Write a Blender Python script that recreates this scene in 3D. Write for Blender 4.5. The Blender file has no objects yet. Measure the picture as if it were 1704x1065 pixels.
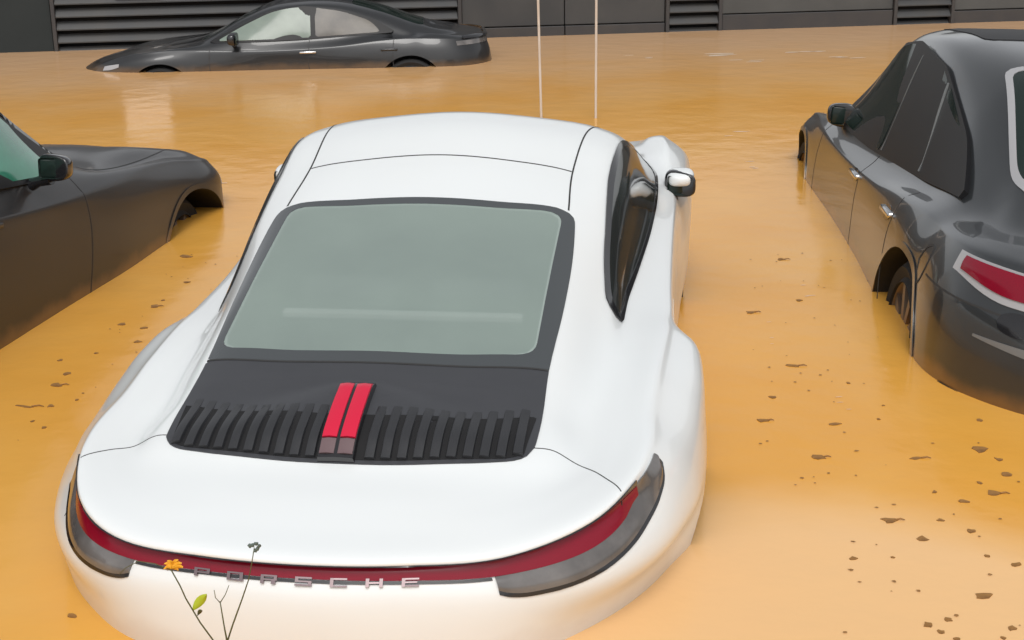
import bpy, bmesh, math, random
import numpy as np
from mathutils import Vector, Matrix
from mathutils.bvhtree import BVHTree

random.seed(7)
RNG = np.random.default_rng(7)
scene = bpy.context.scene
COL = scene.collection

# ------------------------------------------------------------------ camera
cam_data = bpy.data.cameras.new('camera')
cam = bpy.data.objects.new('camera', cam_data)
COL.objects.link(cam)
cam_data.sensor_width = 36.0
cam_data.lens = 49.65
cam_data.clip_end = 600.0
cam_data.clip_start = 0.05
_r = Vector((0.99224, 0.12372, -0.01246))
_u = Vector((-0.02464, 0.29383, 0.95554))
_f = Vector((-0.12188, 0.94782, -0.29460))
cam.matrix_world = Matrix(((_r.x, _u.x, -_f.x, 0.9146), (_r.y, _u.y, -_f.y, -3.1228),
                           (_r.z, _u.z, -_f.z, 1.8668), (0, 0, 0, 1)))
scene.camera = cam

# ------------------------------------------------------------------ world, sun, exposure
world = bpy.data.worlds.new('World')
scene.world = world
world.use_nodes = True
wn = world.node_tree
wn.nodes.clear()
w_out = wn.nodes.new('ShaderNodeOutputWorld')
w_bg = wn.nodes.new('ShaderNodeBackground')
w_sky = wn.nodes.new('ShaderNodeTexSky')
w_sky.sky_type = 'NISHITA'
w_sky.sun_disc = False
w_sky.sun_elevation = math.radians(54)
w_sky.sun_rotation = math.radians(172)
w_sky.dust_density = 3.0
w_sky.air_density = 1.0
w_hsv = wn.nodes.new('ShaderNodeHueSaturation')
w_hsv.inputs['Saturation'].default_value = 0.12     # cloud cover greys the sky out
w_bg.inputs['Strength'].default_value = 0.15
wn.links.new(w_sky.outputs[0], w_hsv.inputs['Color'])
wn.links.new(w_hsv.outputs[0], w_bg.inputs['Color'])
wn.links.new(w_bg.outputs[0], w_out.inputs['Surface'])

sun_data = bpy.data.lights.new('sun', 'SUN')
sun_data.energy = 1.0
sun_data.angle = math.radians(25)
sun_data.color = (1.0, 0.97, 0.93)
sun = bpy.data.objects.new('sun', sun_data)
COL.objects.link(sun)
_el, _az = math.radians(54), math.radians(172)
_sd = Vector((math.sin(_az) * math.cos(_el), math.cos(_az) * math.cos(_el), math.sin(_el)))
sun.rotation_euler = _sd.to_track_quat('Z', 'Y').to_euler()

scene.view_settings.view_transform = 'Standard'
scene.view_settings.look = 'None'
scene.view_settings.gamma = 1.0
scene.view_settings.exposure = 0.07
scene.view_settings.use_curve_mapping = False

# ------------------------------------------------------------------ materials
def mat(name, col, rough=0.5, metal=0.0, coat=0.0, coat_rough=0.03, spec=0.5, ior=1.5,
        noise=None, emit=None, alpha=None, bump=None):
    """noise = (scale, amount, second colour); bump = (scale, strength, distance)"""
    m = bpy.data.materials.new(name)
    m.use_nodes = True
    nt = m.node_tree
    b = nt.nodes['Principled BSDF']
    b.inputs['Base Color'].default_value = (*col, 1)
    b.inputs['Roughness'].default_value = rough
    b.inputs['Metallic'].default_value = metal
    b.inputs['Coat Weight'].default_value = coat
    b.inputs['Coat Roughness'].default_value = coat_rough
    b.inputs['Specular IOR Level'].default_value = spec
    b.inputs['IOR'].default_value = ior
    if alpha is not None:
        b.inputs['Alpha'].default_value = alpha
    tc = nt.nodes.new('ShaderNodeTexCoord')
    if noise:
        n = nt.nodes.new('ShaderNodeTexNoise')
        n.inputs['Scale'].default_value = noise[0]
        n.inputs['Detail'].default_value = 5
        nt.links.new(tc.outputs['Object'], n.inputs['Vector'])
        rp = nt.nodes.new('ShaderNodeMapRange')
        rp.inputs[1].default_value = 0.35
        rp.inputs[2].default_value = 0.7
        rp.inputs[3].default_value = 0.0
        rp.inputs[4].default_value = noise[1]
        nt.links.new(n.outputs['Fac'], rp.inputs[0])
        mx = nt.nodes.new('ShaderNodeMix')
        mx.data_type = 'RGBA'
        mx.inputs[6].default_value = (*col, 1)
        mx.inputs[7].default_value = (*noise[2], 1)
        nt.links.new(rp.outputs[0], mx.inputs[0])
        nt.links.new(mx.outputs[2], b.inputs['Base Color'])
    if bump:
        n2 = nt.nodes.new('ShaderNodeTexNoise')
        n2.inputs['Scale'].default_value = bump[0]
        n2.inputs['Detail'].default_value = 3
        nt.links.new(tc.outputs['Object'], n2.inputs['Vector'])
        bp = nt.nodes.new('ShaderNodeBump')
        bp.inputs['Strength'].default_value = bump[1]
        bp.inputs['Distance'].default_value = bump[2]
        nt.links.new(n2.outputs['Fac'], bp.inputs['Height'])
        nt.links.new(bp.outputs[0], b.inputs['Normal'])
    return m

M = {}
def add_mud(m, amount):
    # thin film of silt left on the paint just above the water line
    nt = m.node_tree
    b = nt.nodes['Principled BSDF']
    g = nt.nodes.new('ShaderNodeNewGeometry')
    sp_ = nt.nodes.new('ShaderNodeSeparateXYZ')
    nt.links.new(g.outputs['Position'], sp_.inputs[0])
    n = nt.nodes.new('ShaderNodeTexNoise')
    n.inputs['Scale'].default_value = 6.0
    n.inputs['Detail'].default_value = 6
    nt.links.new(g.outputs['Position'], n.inputs['Vector'])
    ad = nt.nodes.new('ShaderNodeMath'); ad.operation = 'MULTIPLY_ADD'
    ad.inputs[1].default_value = -0.10; 
    nt.links.new(n.outputs['Fac'], ad.inputs[0])
    nt.links.new(sp_.outputs['Z'], ad.inputs[2])
    mr = nt.nodes.new('ShaderNodeMapRange')
    mr.interpolation_type = 'SMOOTHSTEP'
    mr.inputs[1].default_value = 0.035; mr.inputs[2].default_value = -0.045
    mr.inputs[3].default_value = 0.0; mr.inputs[4].default_value = amount
    nt.links.new(ad.outputs[0], mr.inputs[0])
    mx = nt.nodes.new('ShaderNodeMix'); mx.data_type = 'RGBA'
    mx.inputs[7].default_value = (0.36, 0.20, 0.075, 1)
    nt.links.new(mr.outputs[0], mx.inputs[0])
    bc = b.inputs['Base Color']
    if bc.links:
        nt.links.new(bc.links[0].from_socket, mx.inputs[6])
    else:
        mx.inputs[6].default_value = bc.default_value
    nt.links.new(mx.outputs[2], bc)
M['white'] = mat('white_paint', (0.775, 0.805, 0.808), 0.35, coat=0.7, noise=(3.0, 0.35, (0.755, 0.775, 0.77)))
M['sheen_grey'] = mat('sheen_grey', (0.16, 0.165, 0.165), 0.45)
M['pillar_trim'] = mat('pillar_trim', (0.22, 0.23, 0.23), 0.35, metal=0.6)
M['seam'] = mat('panel_gap', (0.03, 0.03, 0.03), 0.8)
M['black_plastic'] = mat('black_plastic', (0.012, 0.012, 0.013), 0.6, bump=(180, 0.2, 0.002))
M['gloss_black'] = mat('gloss_black', (0.012, 0.012, 0.014), 0.12, coat=0.5)
M['cover_grey'] = mat('engine_cover_grey', (0.046, 0.048, 0.054), 0.40, spec=0.4, noise=(6, 0.5, (0.054, 0.056, 0.062)))
M['slat'] = mat('slat_black', (0.026, 0.027, 0.030), 0.38, bump=(120, 0.15, 0.002))
M['recess'] = mat('grille_recess', (0.006, 0.006, 0.007), 0.8)
M['frit'] = mat('window_border', (0.055, 0.062, 0.066), 0.1, coat=0.5)
M['cabin'] = mat('cabin_trim', (0.15, 0.17, 0.165), 0.8)
M['cabin_pale'] = mat('cabin_pale', (0.55, 0.58, 0.56), 0.7)
M['red_lens'] = mat('red_lens', (0.22, 0.004, 0.020), 0.2, coat=0.25, spec=0.25)
M['red_bright'] = mat('red_bright', (0.62, 0.008, 0.045), 0.3, coat=0.2)
M['red_faded'] = mat('red_faded', (0.14, 0.09, 0.095), 0.3, coat=0.5)
M['smoke_lens'] = mat('smoked_lens', (0.085, 0.08, 0.078), 0.10, coat=0.8, noise=(7, 0.8, (0.20, 0.19, 0.185)))
M['clear_lens'] = mat('clear_lens', (0.36, 0.36, 0.37), 0.12, coat=0.9)
M['chrome'] = mat('chrome', (0.62, 0.62, 0.62), 0.18, metal=1.0)
M['letter'] = mat('letter_chrome', (0.24, 0.185, 0.19), 0.25, metal=1.0)
M['tyre'] = mat('tyre_rubber', (0.018, 0.018, 0.018), 0.85)
M['rim'] = mat('wheel_rim', (0.22, 0.20, 0.18), 0.45, metal=0.8, noise=(6, 0.9, (0.30, 0.18, 0.09)))
M['grey_paint'] = mat('dark_grey_paint', (0.038, 0.042, 0.045), 0.30, metal=0.45, coat=0.8)
M['brown_paint'] = mat('dark_taupe_paint', (0.020, 0.0185, 0.019), 0.45, metal=0.2, coat=0.35, coat_rough=0.12)
M['black_paint'] = mat('charcoal_paint', (0.012, 0.013, 0.0145), 0.38, metal=0.1, coat=0.6)
M['dark_glass'] = mat('dark_window_glass', (0.012, 0.022, 0.019), 0.07, spec=0.3)
M['side_glass'] = mat('dark_side_glass', (0.022, 0.026, 0.025), 0.08, coat=0.3)
M['green_glass'] = mat('green_tinted_glass', (0.05, 0.29, 0.19), 0.10, coat=0.5, noise=(3, 0.8, (0.03, 0.10, 0.07)))
M['pale_glass'] = mat('pale_window_glass', (0.22, 0.27, 0.235), 0.12, spec=0.3, noise=(3, 0.7, (0.13, 0.165, 0.145)))
M['taupe_glass'] = mat('taupe_window_glass', (0.09, 0.085, 0.08), 0.12, spec=0.2, noise=(4, 0.8, (0.16, 0.15, 0.13)))
M['wall'] = mat('grey_wall_panel', (0.048, 0.050, 0.052), 0.6, spec=0.35, noise=(1.6, 0.9, (0.068, 0.068, 0.067)))
M['wall_light'] = mat('pale_grey_wall_panel', (0.085, 0.088, 0.086), 0.6, spec=0.35, noise=(1.6, 0.9, (0.060, 0.062, 0.062)))
M['wall_left'] = mat('charcoal_wall_panel', (0.020, 0.026, 0.027), 0.65, spec=0.3, noise=(1.2, 0.8, (0.028, 0.034, 0.035)))
M['wall_dark'] = mat('dark_wall_base', (0.042, 0.041, 0.043), 0.6, noise=(3, 0.6, (0.06, 0.055, 0.05)))
M['slat_wall'] = mat('louvre_blade', (0.040, 0.042, 0.045), 0.5, noise=(3, 0.8, (0.055, 0.052, 0.048)))
M['pole'] = mat('white_pole', (0.62, 0.58, 0.54), 0.5, noise=(4, 0.7, (0.55, 0.45, 0.36)))
M['foam'] = mat('pale_foam', (0.72, 0.62, 0.50), 0.6)
M['window_seal'] = mat('window_seal', (0.01, 0.01, 0.011), 0.45, spec=0.3)
M['sign'] = mat('white_sign', (0.8, 0.8, 0.8), 0.5)
M['debris'] = mat('leaf_scrap', (0.34, 0.165, 0.04), 0.7, noise=(20, 1.0, (0.17, 0.08, 0.022)))
M['stem'] = mat('weed_stem', (0.085, 0.085, 0.03), 0.7)
M['leaf'] = mat('weed_leaf', (0.42, 0.50, 0.03), 0.55)
M['petal'] = mat('yellow_petal', (0.80, 0.38, 0.02), 0.6)
M['seed'] = mat('grey_seed_head', (0.10, 0.13, 0.11), 0.8)

for k_, a_ in (('white', 0.25), ('grey_paint', 0.5), ('brown_paint', 0.5), ('black_paint', 0.25)):
    add_mud(M[k_], a_)

# water: opaque silty brown
def water_material():
    m = bpy.data.materials.new('muddy_water')
    m.use_nodes = True
    nt = m.node_tree
    b = nt.nodes['Principled BSDF']
    b.inputs['Roughness'].default_value = 0.15
    b.inputs['IOR'].default_value = 1.33
    b.inputs['Specular IOR Level'].default_value = 0.36
    tc = nt.nodes.new('ShaderNodeTexCoord')
    n = nt.nodes.new('ShaderNodeTexNoise')
    n.inputs['Scale'].default_value = 0.8
    n.inputs['Detail'].default_value = 6
    n.inputs['Roughness'].default_value = 0.55
    n.inputs['Distortion'].default_value = 0.6
    nt.links.new(tc.outputs['Object'], n.inputs['Vector'])
    cr = nt.nodes.new('ShaderNodeValToRGB')
    cr.color_ramp.elements[0].position = 0.30
    cr.color_ramp.elements[0].color = (0.71, 0.335, 0.046, 1)
    cr.color_ramp.elements[1].position = 0.72
    cr.color_ramp.elements[1].color = (0.75, 0.395, 0.085, 1)
    nt.links.new(n.outputs['Fac'], cr.inputs[0])
    # sky reflection put into the colour: a paler patch in the near right
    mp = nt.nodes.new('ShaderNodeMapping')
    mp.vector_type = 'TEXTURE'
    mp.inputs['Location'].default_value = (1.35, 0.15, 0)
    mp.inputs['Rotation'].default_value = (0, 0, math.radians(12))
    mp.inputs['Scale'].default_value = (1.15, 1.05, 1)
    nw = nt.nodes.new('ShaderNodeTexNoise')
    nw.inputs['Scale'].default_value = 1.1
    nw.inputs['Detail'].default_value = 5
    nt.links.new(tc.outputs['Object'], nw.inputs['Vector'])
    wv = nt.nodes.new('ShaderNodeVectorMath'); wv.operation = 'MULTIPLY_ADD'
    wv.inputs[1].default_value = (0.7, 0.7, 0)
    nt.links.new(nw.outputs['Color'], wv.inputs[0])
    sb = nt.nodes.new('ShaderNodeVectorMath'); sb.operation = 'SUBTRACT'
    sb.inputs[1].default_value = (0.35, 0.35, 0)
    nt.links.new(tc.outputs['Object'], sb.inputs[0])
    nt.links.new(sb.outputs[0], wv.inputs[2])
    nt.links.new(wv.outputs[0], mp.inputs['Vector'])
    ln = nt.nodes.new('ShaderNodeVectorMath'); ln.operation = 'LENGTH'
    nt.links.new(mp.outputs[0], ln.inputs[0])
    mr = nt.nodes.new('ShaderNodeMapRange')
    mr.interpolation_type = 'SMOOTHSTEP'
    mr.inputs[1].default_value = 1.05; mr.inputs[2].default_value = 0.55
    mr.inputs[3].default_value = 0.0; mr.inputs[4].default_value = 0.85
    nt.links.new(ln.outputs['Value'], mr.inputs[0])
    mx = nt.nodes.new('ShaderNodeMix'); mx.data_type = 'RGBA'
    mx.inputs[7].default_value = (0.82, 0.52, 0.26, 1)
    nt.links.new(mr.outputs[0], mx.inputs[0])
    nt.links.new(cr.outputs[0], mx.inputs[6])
    # pale grazing sky reflection, painted as a greyer tone towards the wall
    dt = nt.nodes.new('ShaderNodeVectorMath'); dt.operation = 'DOT_PRODUCT'
    dt.inputs[1].default_value = (-0.299, 0.954, 0)
    nt.links.new(sb.outputs[0], dt.inputs[0])
    nm = nt.nodes.new('ShaderNodeMath'); nm.operation = 'MULTIPLY_ADD'
    nm.inputs[1].default_value = 3.5
    nt.links.new(n.outputs['Fac'], nm.inputs[0])
    nt.links.new(dt.outputs['Value'], nm.inputs[2])
    mr2 = nt.nodes.new('ShaderNodeMapRange')
    mr2.interpolation_type = 'SMOOTHSTEP'
    mr2.inputs[1].default_value = 9.0; mr2.inputs[2].default_value = 16.0
    mr2.inputs[3].default_value = 0.0; mr2.inputs[4].default_value = 0.9
    nt.links.new(nm.outputs[0], mr2.inputs[0])
    mx2 = nt.nodes.new('ShaderNodeMix'); mx2.data_type = 'RGBA'
    mx2.inputs[7].default_value = (0.66, 0.42, 0.24, 1)
    nt.links.new(mr2.outputs[0], mx2.inputs[0])
    nt.links.new(mx.outputs[2], mx2.inputs[6])
    nt.links.new(mx2.outputs[2], b.inputs['Base Color'])
    n1 = nt.nodes.new('ShaderNodeTexNoise')
    n1.inputs['Scale'].default_value = 3.5
    n1.inputs['Detail'].default_value = 4
    nt.links.new(tc.outputs['Object'], n1.inputs['Vector'])
    bp = nt.nodes.new('ShaderNodeBump')
    bp.inputs['Strength'].default_value = 0.20
    bp.inputs['Distance'].default_value = 0.03
    nt.links.new(n1.outputs['Fac'], bp.inputs['Height'])
    nt.links.new(bp.outputs[0], b.inputs['Normal'])
    return m
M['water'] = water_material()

# ------------------------------------------------------------------ object helpers
def tag(o, label=None, cat=None, group=None, kind=None):
    if label: o['label'] = label
    if cat: o['category'] = cat
    if group: o['group'] = group
    if kind: o['kind'] = kind
    return o

def empty(name, loc=(0, 0, 0), rot=(0, 0, 0), scale=(1, 1, 1)):
    o = bpy.data.objects.new(name, None)
    o.empty_display_size = 0.2
    COL.objects.link(o)
    o.location = loc
    o.rotation_euler = rot
    o.scale = scale
    return o

def mk(name, verts, faces, m, parent=None, smooth=True, mats=None, sharp=None):
    me = bpy.data.meshes.new(name)
    me.from_pydata([tuple(v) for v in verts], [], [tuple(f) for f in faces])
    me.update()
    return link_mesh(name, me, m, parent, smooth, mats, sharp)

def link_mesh(name, me, m, parent=None, smooth=True, mats=None, sharp=None):
    me.materials.clear()
    for mm in (mats or [m]):
        me.materials.append(mm)
    if smooth:
        me.polygons.foreach_set('use_smooth', [True] * len(me.polygons))
        if sharp:
            me.set_sharp_from_angle(angle=math.radians(sharp))
    o = bpy.data.objects.new(name, me)
    COL.objects.link(o)
    if parent is not None:
        o.parent = parent
    return o

def from_bm(name, bm, m, parent=None, smooth=False, mats=None, sharp=None):
    bmesh.ops.recalc_face_normals(bm, faces=bm.faces)
    me = bpy.data.meshes.new(name)
    bm.to_mesh(me)
    bm.free()
    return link_mesh(name, me, m, parent, smooth, mats, sharp)

def bm_box(bm, x0, x1, y0, y1, z0, z1, bev=0.0):
    r = bmesh.ops.create_cube(bm, size=1.0)
    vs = r['verts']
    bmesh.ops.scale(bm, vec=(x1 - x0, y1 - y0, z1 - z0), verts=vs)
    bmesh.ops.translate(bm, vec=((x0 + x1) / 2, (y0 + y1) / 2, (z0 + z1) / 2), verts=vs)
    if bev:
        es = list({e for v in vs for e in v.link_edges})
        bmesh.ops.bevel(bm, geom=es, offset=bev, segments=2, affect='EDGES', profile=0.5)
    return vs

def tube(path, rad, n=8):
    """swept tube through 3D points -> verts, faces. rad may be a list"""
    P = [Vector(p) for p in path]
    vs, fs = [], []
    for i, p in enumerate(P):
        d = (P[min(i + 1, len(P) - 1)] - P[max(i - 1, 0)]).normalized()
        a = d.cross(Vector((0, 0, 1)))
        if a.length < 0.05:
            a = d.cross(Vector((1, 0, 0)))
        a.normalize()
        b = d.cross(a)
        r = rad[i] if isinstance(rad, (list, tuple)) else rad
        for k in range(n):
            t = 2 * math.pi * k / n
            vs.append(p + a * (r * math.cos(t)) + b * (r * math.sin(t)))
    for i in range(len(P) - 1):
        for k in range(n):
            k2 = (k + 1) % n
            fs.append((i * n + k, i * n + k2, (i + 1) * n + k2, (i + 1) * n + k))
    fs.append(tuple(range(n))[::-1])
    fs.append(tuple((len(P) - 1) * n + k for k in range(n)))
    return vs, fs

# ------------------------------------------------------------------ curve / loft maths
def herm(ts, vs, x):
    """non-uniform Catmull-Rom through (ts, vs), evaluated at array x"""
    ts = np.asarray(ts, float); vs = np.asarray(vs, float)
    n = len(ts)
    h = np.diff(ts)
    d = np.diff(vs) / h
    m = np.empty(n)
    m[0], m[-1] = d[0], d[-1]
    for i in range(1, n - 1):
        m[i] = (d[i - 1] * h[i] + d[i] * h[i - 1]) / (h[i] + h[i - 1])
    x = np.clip(x, ts[0], ts[-1])
    i = np.clip(np.searchsorted(ts, x, side='right') - 1, 0, n - 2)
    u = (x - ts[i]) / h[i]
    return ((2 * u**3 - 3 * u**2 + 1) * vs[i] + (u**3 - 2 * u**2 + u) * h[i] * m[i]
            + (-2 * u**3 + 3 * u**2) * vs[i + 1] + (u**3 - u**2) * h[i] * m[i + 1])

def sstep(a, b, x):
    t = min(1.0, max(0.0, (x - a) / (b - a)))
    return t * t * (3 - 2 * t)

class Loft:
    """Car body through longitudinal lines. Every line runs from the nose to the tail; between the two
    pivots the sections are flat across the car, beyond them they fan out round a vertical axis."""
    RF = 0.8
    def __init__(self, lines, Yp, Yq, z0, sub=6, step=0.035, warp=None):
        self.Yp, self.Yq = Yp, Yq
        L = Yq - Yp
        self.L = L
        F = math.pi / 2 * self.RF
        s_list = np.concatenate([np.linspace(-F, 0, 34)[:-1], np.linspace(0, L, int(L / step))[:-1],
                                 np.linspace(L, L + F, 44)])
        R, Z = [], []
        for pts in lines:
            s, r, z = [], [], []
            for X, Y, Zz in pts:
                if Y > Yq + 1e-6:
                    ph = math.atan2(X, Y - Yq); ss = -(math.pi / 2 - ph) * self.RF; rr = math.hypot(X, Y - Yq)
                elif Y < Yp - 1e-6:
                    ph = math.atan2(X, Yp - Y); ss = L + (math.pi / 2 - ph) * self.RF; rr = math.hypot(X, Yp - Y)
                else:
                    ss, rr = Yq - Y, X
                s.append(ss); r.append(rr); z.append(Zz)
            if all(p[0] == 0 for p in pts):          # the centre line: fans collapse onto the pivot
                s = [-F] + s + [L + F]; r = [0] * len(s); z = [z[0]] + z + [z[-1]]
            o = np.argsort(s)
            s = np.array(s)[o]; r = np.array(r)[o]; z = np.array(z)[o]
            # mirror one point past either end so that lines cross the centre plane squarely
            s2 = np.concatenate([[2 * s[0] - s[1]], s, [2 * s[-1] - s[-2]]])
            r2 = np.concatenate([[r[1]], r, [r[-2]]]); z2 = np.concatenate([[z[1]], z, [z[-2]]])
            rr_, zz_ = herm(s2, r2, s_list), herm(s2, z2, s_list)
            if all(p[0] == 0 for p in pts):
                rr_[:] = 0
                zz_ = np.where(s_list <= 0, pts[0][2], np.where(s_list >= L, pts[-1][2], zz_))
            R.append(rr_); Z.append(zz_)
        R = np.array(R).T; Z = np.array(Z).T          # [station][line]
        R = np.maximum(R, 0)
        K = R.shape[1]
        rows = []
        for i in range(len(s_list)):
            r = np.concatenate([[-R[i, 1]], R[i], [R[i, -1] * 0.6]])
            z = np.concatenate([[Z[i, 1]], Z[i], [Z[i, -1] - 0.02]])
            ch = np.sqrt(np.maximum(np.hypot(np.diff(r), np.diff(z)), 1e-5))
            ch = np.maximum(ch, 0.04)
            t = np.concatenate([[0], np.cumsum(ch)])
            q = []
            for k in range(1, K):
                q.append(np.linspace(t[k], t[k + 1], sub + 1)[:-1])
            q = np.concatenate(q + [[t[K]]])
            rows.append((herm(t, r, q), herm(t, z, q)))
        nq = len(rows[0][0])
        verts, faces = [], []
        for side in (1, -1):
            base = len(verts)
            for i, s in enumerate(s_list):
                rr, zz = rows[i]
                for j in range(nq):
                    if s < 0:
                        a = math.pi / 2 + s / self.RF
                        x, y = rr[j] * math.sin(a), Yq + rr[j] * math.cos(a)
                    elif s > L:
                        a = math.pi / 2 - (s - L) / self.RF
                        x, y = rr[j] * math.sin(a), Yp - rr[j] * math.cos(a)
                    else:
                        x, y = rr[j], Yq - s
                    verts.append((side * x, y, zz[j]))
                # close underneath
                yb = min(max(Yq - s, Yp), Yq)
                verts.append((0, yb, z0))
            w = nq + 1
            for i in range(len(s_list) - 1):
                for j in range(w - 1):
                    f = (base + i * w + j, base + i * w + j + 1, base + (i + 1) * w + j + 1, base + (i + 1) * w + j)
                    faces.append(f if side > 0 else f[::-1])
        if warp:
            verts = [warp(*v) for v in verts]
        bm = bmesh.new()
        bv = [bm.verts.new(v) for v in verts]
        for f in faces:
            bm.faces.new([bv[k] for k in f])
        bmesh.ops.remove_doubles(bm, verts=bm.verts, dist=1e-4)
        bmesh.ops.dissolve_degenerate(bm, edges=bm.edges, dist=1e-5)
        bmesh.ops.recalc_face_normals(bm, faces=bm.faces)
        self.bm = bm
        bm.normal_update()
        self.bvh = BVHTree.FromBMesh(bm)
        bm.faces.ensure_lookup_table()

    # -- projections from flat coordinates onto the body
    def _hit(self, o, d):
        co, no, idx, _ = self.bvh.ray_cast(Vector(o), Vector(d))
        if co is None:
            co, no, idx, _ = self.bvh.find_nearest(Vector(o) + Vector(d) * 3)
        # smooth normal: inverse-distance blend of the face's corner normals
        f = self.bm.faces[idx]
        acc = Vector((0, 0, 0))
        for v in f.verts:
            acc += v.normal / ((v.co - co).length + 1e-4)
        no = acc.normalized()
        if no.dot(Vector(d)) > 0:
            no = -no
        return co, no
    def top(self, p):
        return self._hit((p[0], p[1], 3.0), (0, 0, -1))
    def side(self, sgn):
        return lambda p: self._hit((sgn * 3.0, p[0], p[1]), (-sgn, 0, 0))
    def rear(self, p):
        a, z = math.radians(p[0]), p[1]
        return self._hit((3 * math.sin(a), self.Yp - 3 * math.cos(a), z), (-math.sin(a), math.cos(a), 0))
    def back(self, p):
        return self._hit((p[0], -3.0, p[1]), (0, 1, 0))
    def front(self, p):
        a, z = math.radians(p[0]), p[1]
        return self._hit((3 * math.sin(a), self.Yq + 3 * math.cos(a), z), (-math.sin(a), -math.cos(a), 0))

def resample(loop, n, closed=True, smooth=False):
    P = [Vector((p[0], p[1])) for p in loop]
    if smooth:
        Q = []
        m = len(P)
        for i in range(m if closed else m - 1):
            p0 = P[(i - 1) % m] if closed or i else P[0] * 2 - P[1]
            p1, p2 = P[i], P[(i + 1) % m]
            p3 = P[(i + 2) % m] if closed or i + 2 < m else P[-1] * 2 - P[-2]
            for k in range(10):
                t = k / 10
                Q.append(0.5 * ((2 * p1) + (p2 - p0) * t + (2 * p0 - 5 * p1 + 4 * p2 - p3) * t * t
                                + (3 * p1 - p0 - 3 * p2 + p3) * t**3))
        if not closed:
            Q.append(P[-1])
        P = Q
    if closed:
        P = P + [P[0]]
    d = [0.0]
    for a, b in zip(P, P[1:]):
        d.append(d[-1] + (b - a).length)
    out = []
    for k in range(n):
        s = d[-1] * k / (n if closed else n - 1)
        i = max(0, min(len(P) - 2, int(np.searchsorted(d, s, side='right')) - 1))
        h = d[i + 1] - d[i]
        out.append(P[i].lerp(P[i + 1], (s - d[i]) / h if h > 0 else 0))
    return out

def round_poly(pts, rads, seg=6):
    """polygon with rounded corners"""
    out = []
    n = len(pts)
    if not isinstance(rads, (list, tuple)):
        rads = [rads] * n
    for i in range(n):
        p = Vector(pts[i][:2]); a = Vector(pts[i - 1][:2]); b = Vector(pts[(i + 1) % n][:2])
        r = rads[i]
        if r <= 0:
            out.append(p); continue
        da, db = (a - p), (b - p)
        ra, rb = min(r, da.length * 0.5), min(r, db.length * 0.5)
        s, e = p + da.normalized() * ra, p + db.normalized() * rb
        for k in range(seg + 1):
            t = k / seg
            out.append(s * (1 - t)**2 + p * 2 * t * (1 - t) + e * t * t)
    return out

def fill(name, loop, f, off, m, parent, rings=8, n=72, center=None, thick=0.004, smooth=True, mats=None, fit=False):
    """shell that follows the body inside a closed loop given in projection coordinates"""
    P = resample(loop, n)
    c = Vector(center) if center else sum(P, Vector((0, 0))) / n
    vs, fs = [], []
    co, no = f(c)
    vs.append(co + no * off)
    for j in range(1, rings + 1):
        for p in P:
            co, no = f(c.lerp(p, j / rings))
            vs.append(co + no * off)
    if fit:                                     # one smooth pane: x as a cubic of (y, z), lifted clear of the body
        A = np.array([tuple(v) for v in vs])
        y, z = A[:, 1] - A[:, 1].mean(), A[:, 2] - A[:, 2].mean()
        B = np.stack([np.ones_like(y), y, z, y * y, y * z, z * z, y**3, y * y * z], 1)
        c_, *_ = np.linalg.lstsq(B, A[:, 0], rcond=None)
        sg = 1 if A[:, 0].mean() > 0 else -1
        x = B @ c_
        x = x + sg * max(0.0, float(np.max(sg * (A[:, 0] - x)))) * 0.8
        vs = [Vector((x[i], A[i, 1], A[i, 2])) for i in range(len(vs))]
        thick = max(thick, 0.03)
    for k, p in enumerate(P):
        co, no = f(p)
        vs.append((vs[1 + (rings - 1) * n + k] - no * thick) if fit else co + no * (off - thick))
    for k in range(n):
        k2 = (k + 1) % n
        fs.append((0, 1 + k, 1 + k2))
        for j in range(rings):
            a = 1 + j * n
            fs.append((a + k, a + n + k, a + n + k2, a + k2))
    me_o = mk(name, vs, fs, m, parent, smooth, mats, sharp=50)
    orient(me_o, f, c)
    return me_o

def orient(o, f, c):
    """make normals point away from the body"""
    me = o.data
    co, no = f(c)
    best = min(me.polygons, key=lambda p: (Vector(p.center) - co).length)
    if best.normal.dot(no) < 0:
        me.flip_normals()

def ring(name, outer, inner, f, off, m, parent, n=120, rings=4, thick=0.004):
    A, B = resample(outer, n), resample(inner, n)
    # pair by nearest start
    k0 = min(range(n), key=lambda k: (B[k] - A[0]).length)
    B = B[k0:] + B[:k0]
    vs, fs = [], []
    rows = [(0.0, off - thick)] + [(j / rings, off) for j in range(rings + 1)] + [(1.0, off - thick)]
    for t, o_ in rows:
        for k in range(n):
            co, no = f(A[k].lerp(B[k], t))
            vs.append(co + no * o_)
    for j in range(len(rows) - 1):
        for k in range(n):
            k2 = (k + 1) % n
            fs.append((j * n + k, j * n + k2, (j + 1) * n + k2, (j + 1) * n + k))
    o = mk(name, vs, fs, m, parent, True, sharp=50)
    orient(o, f, A[0].lerp(B[0], 0.5))
    return o

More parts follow.
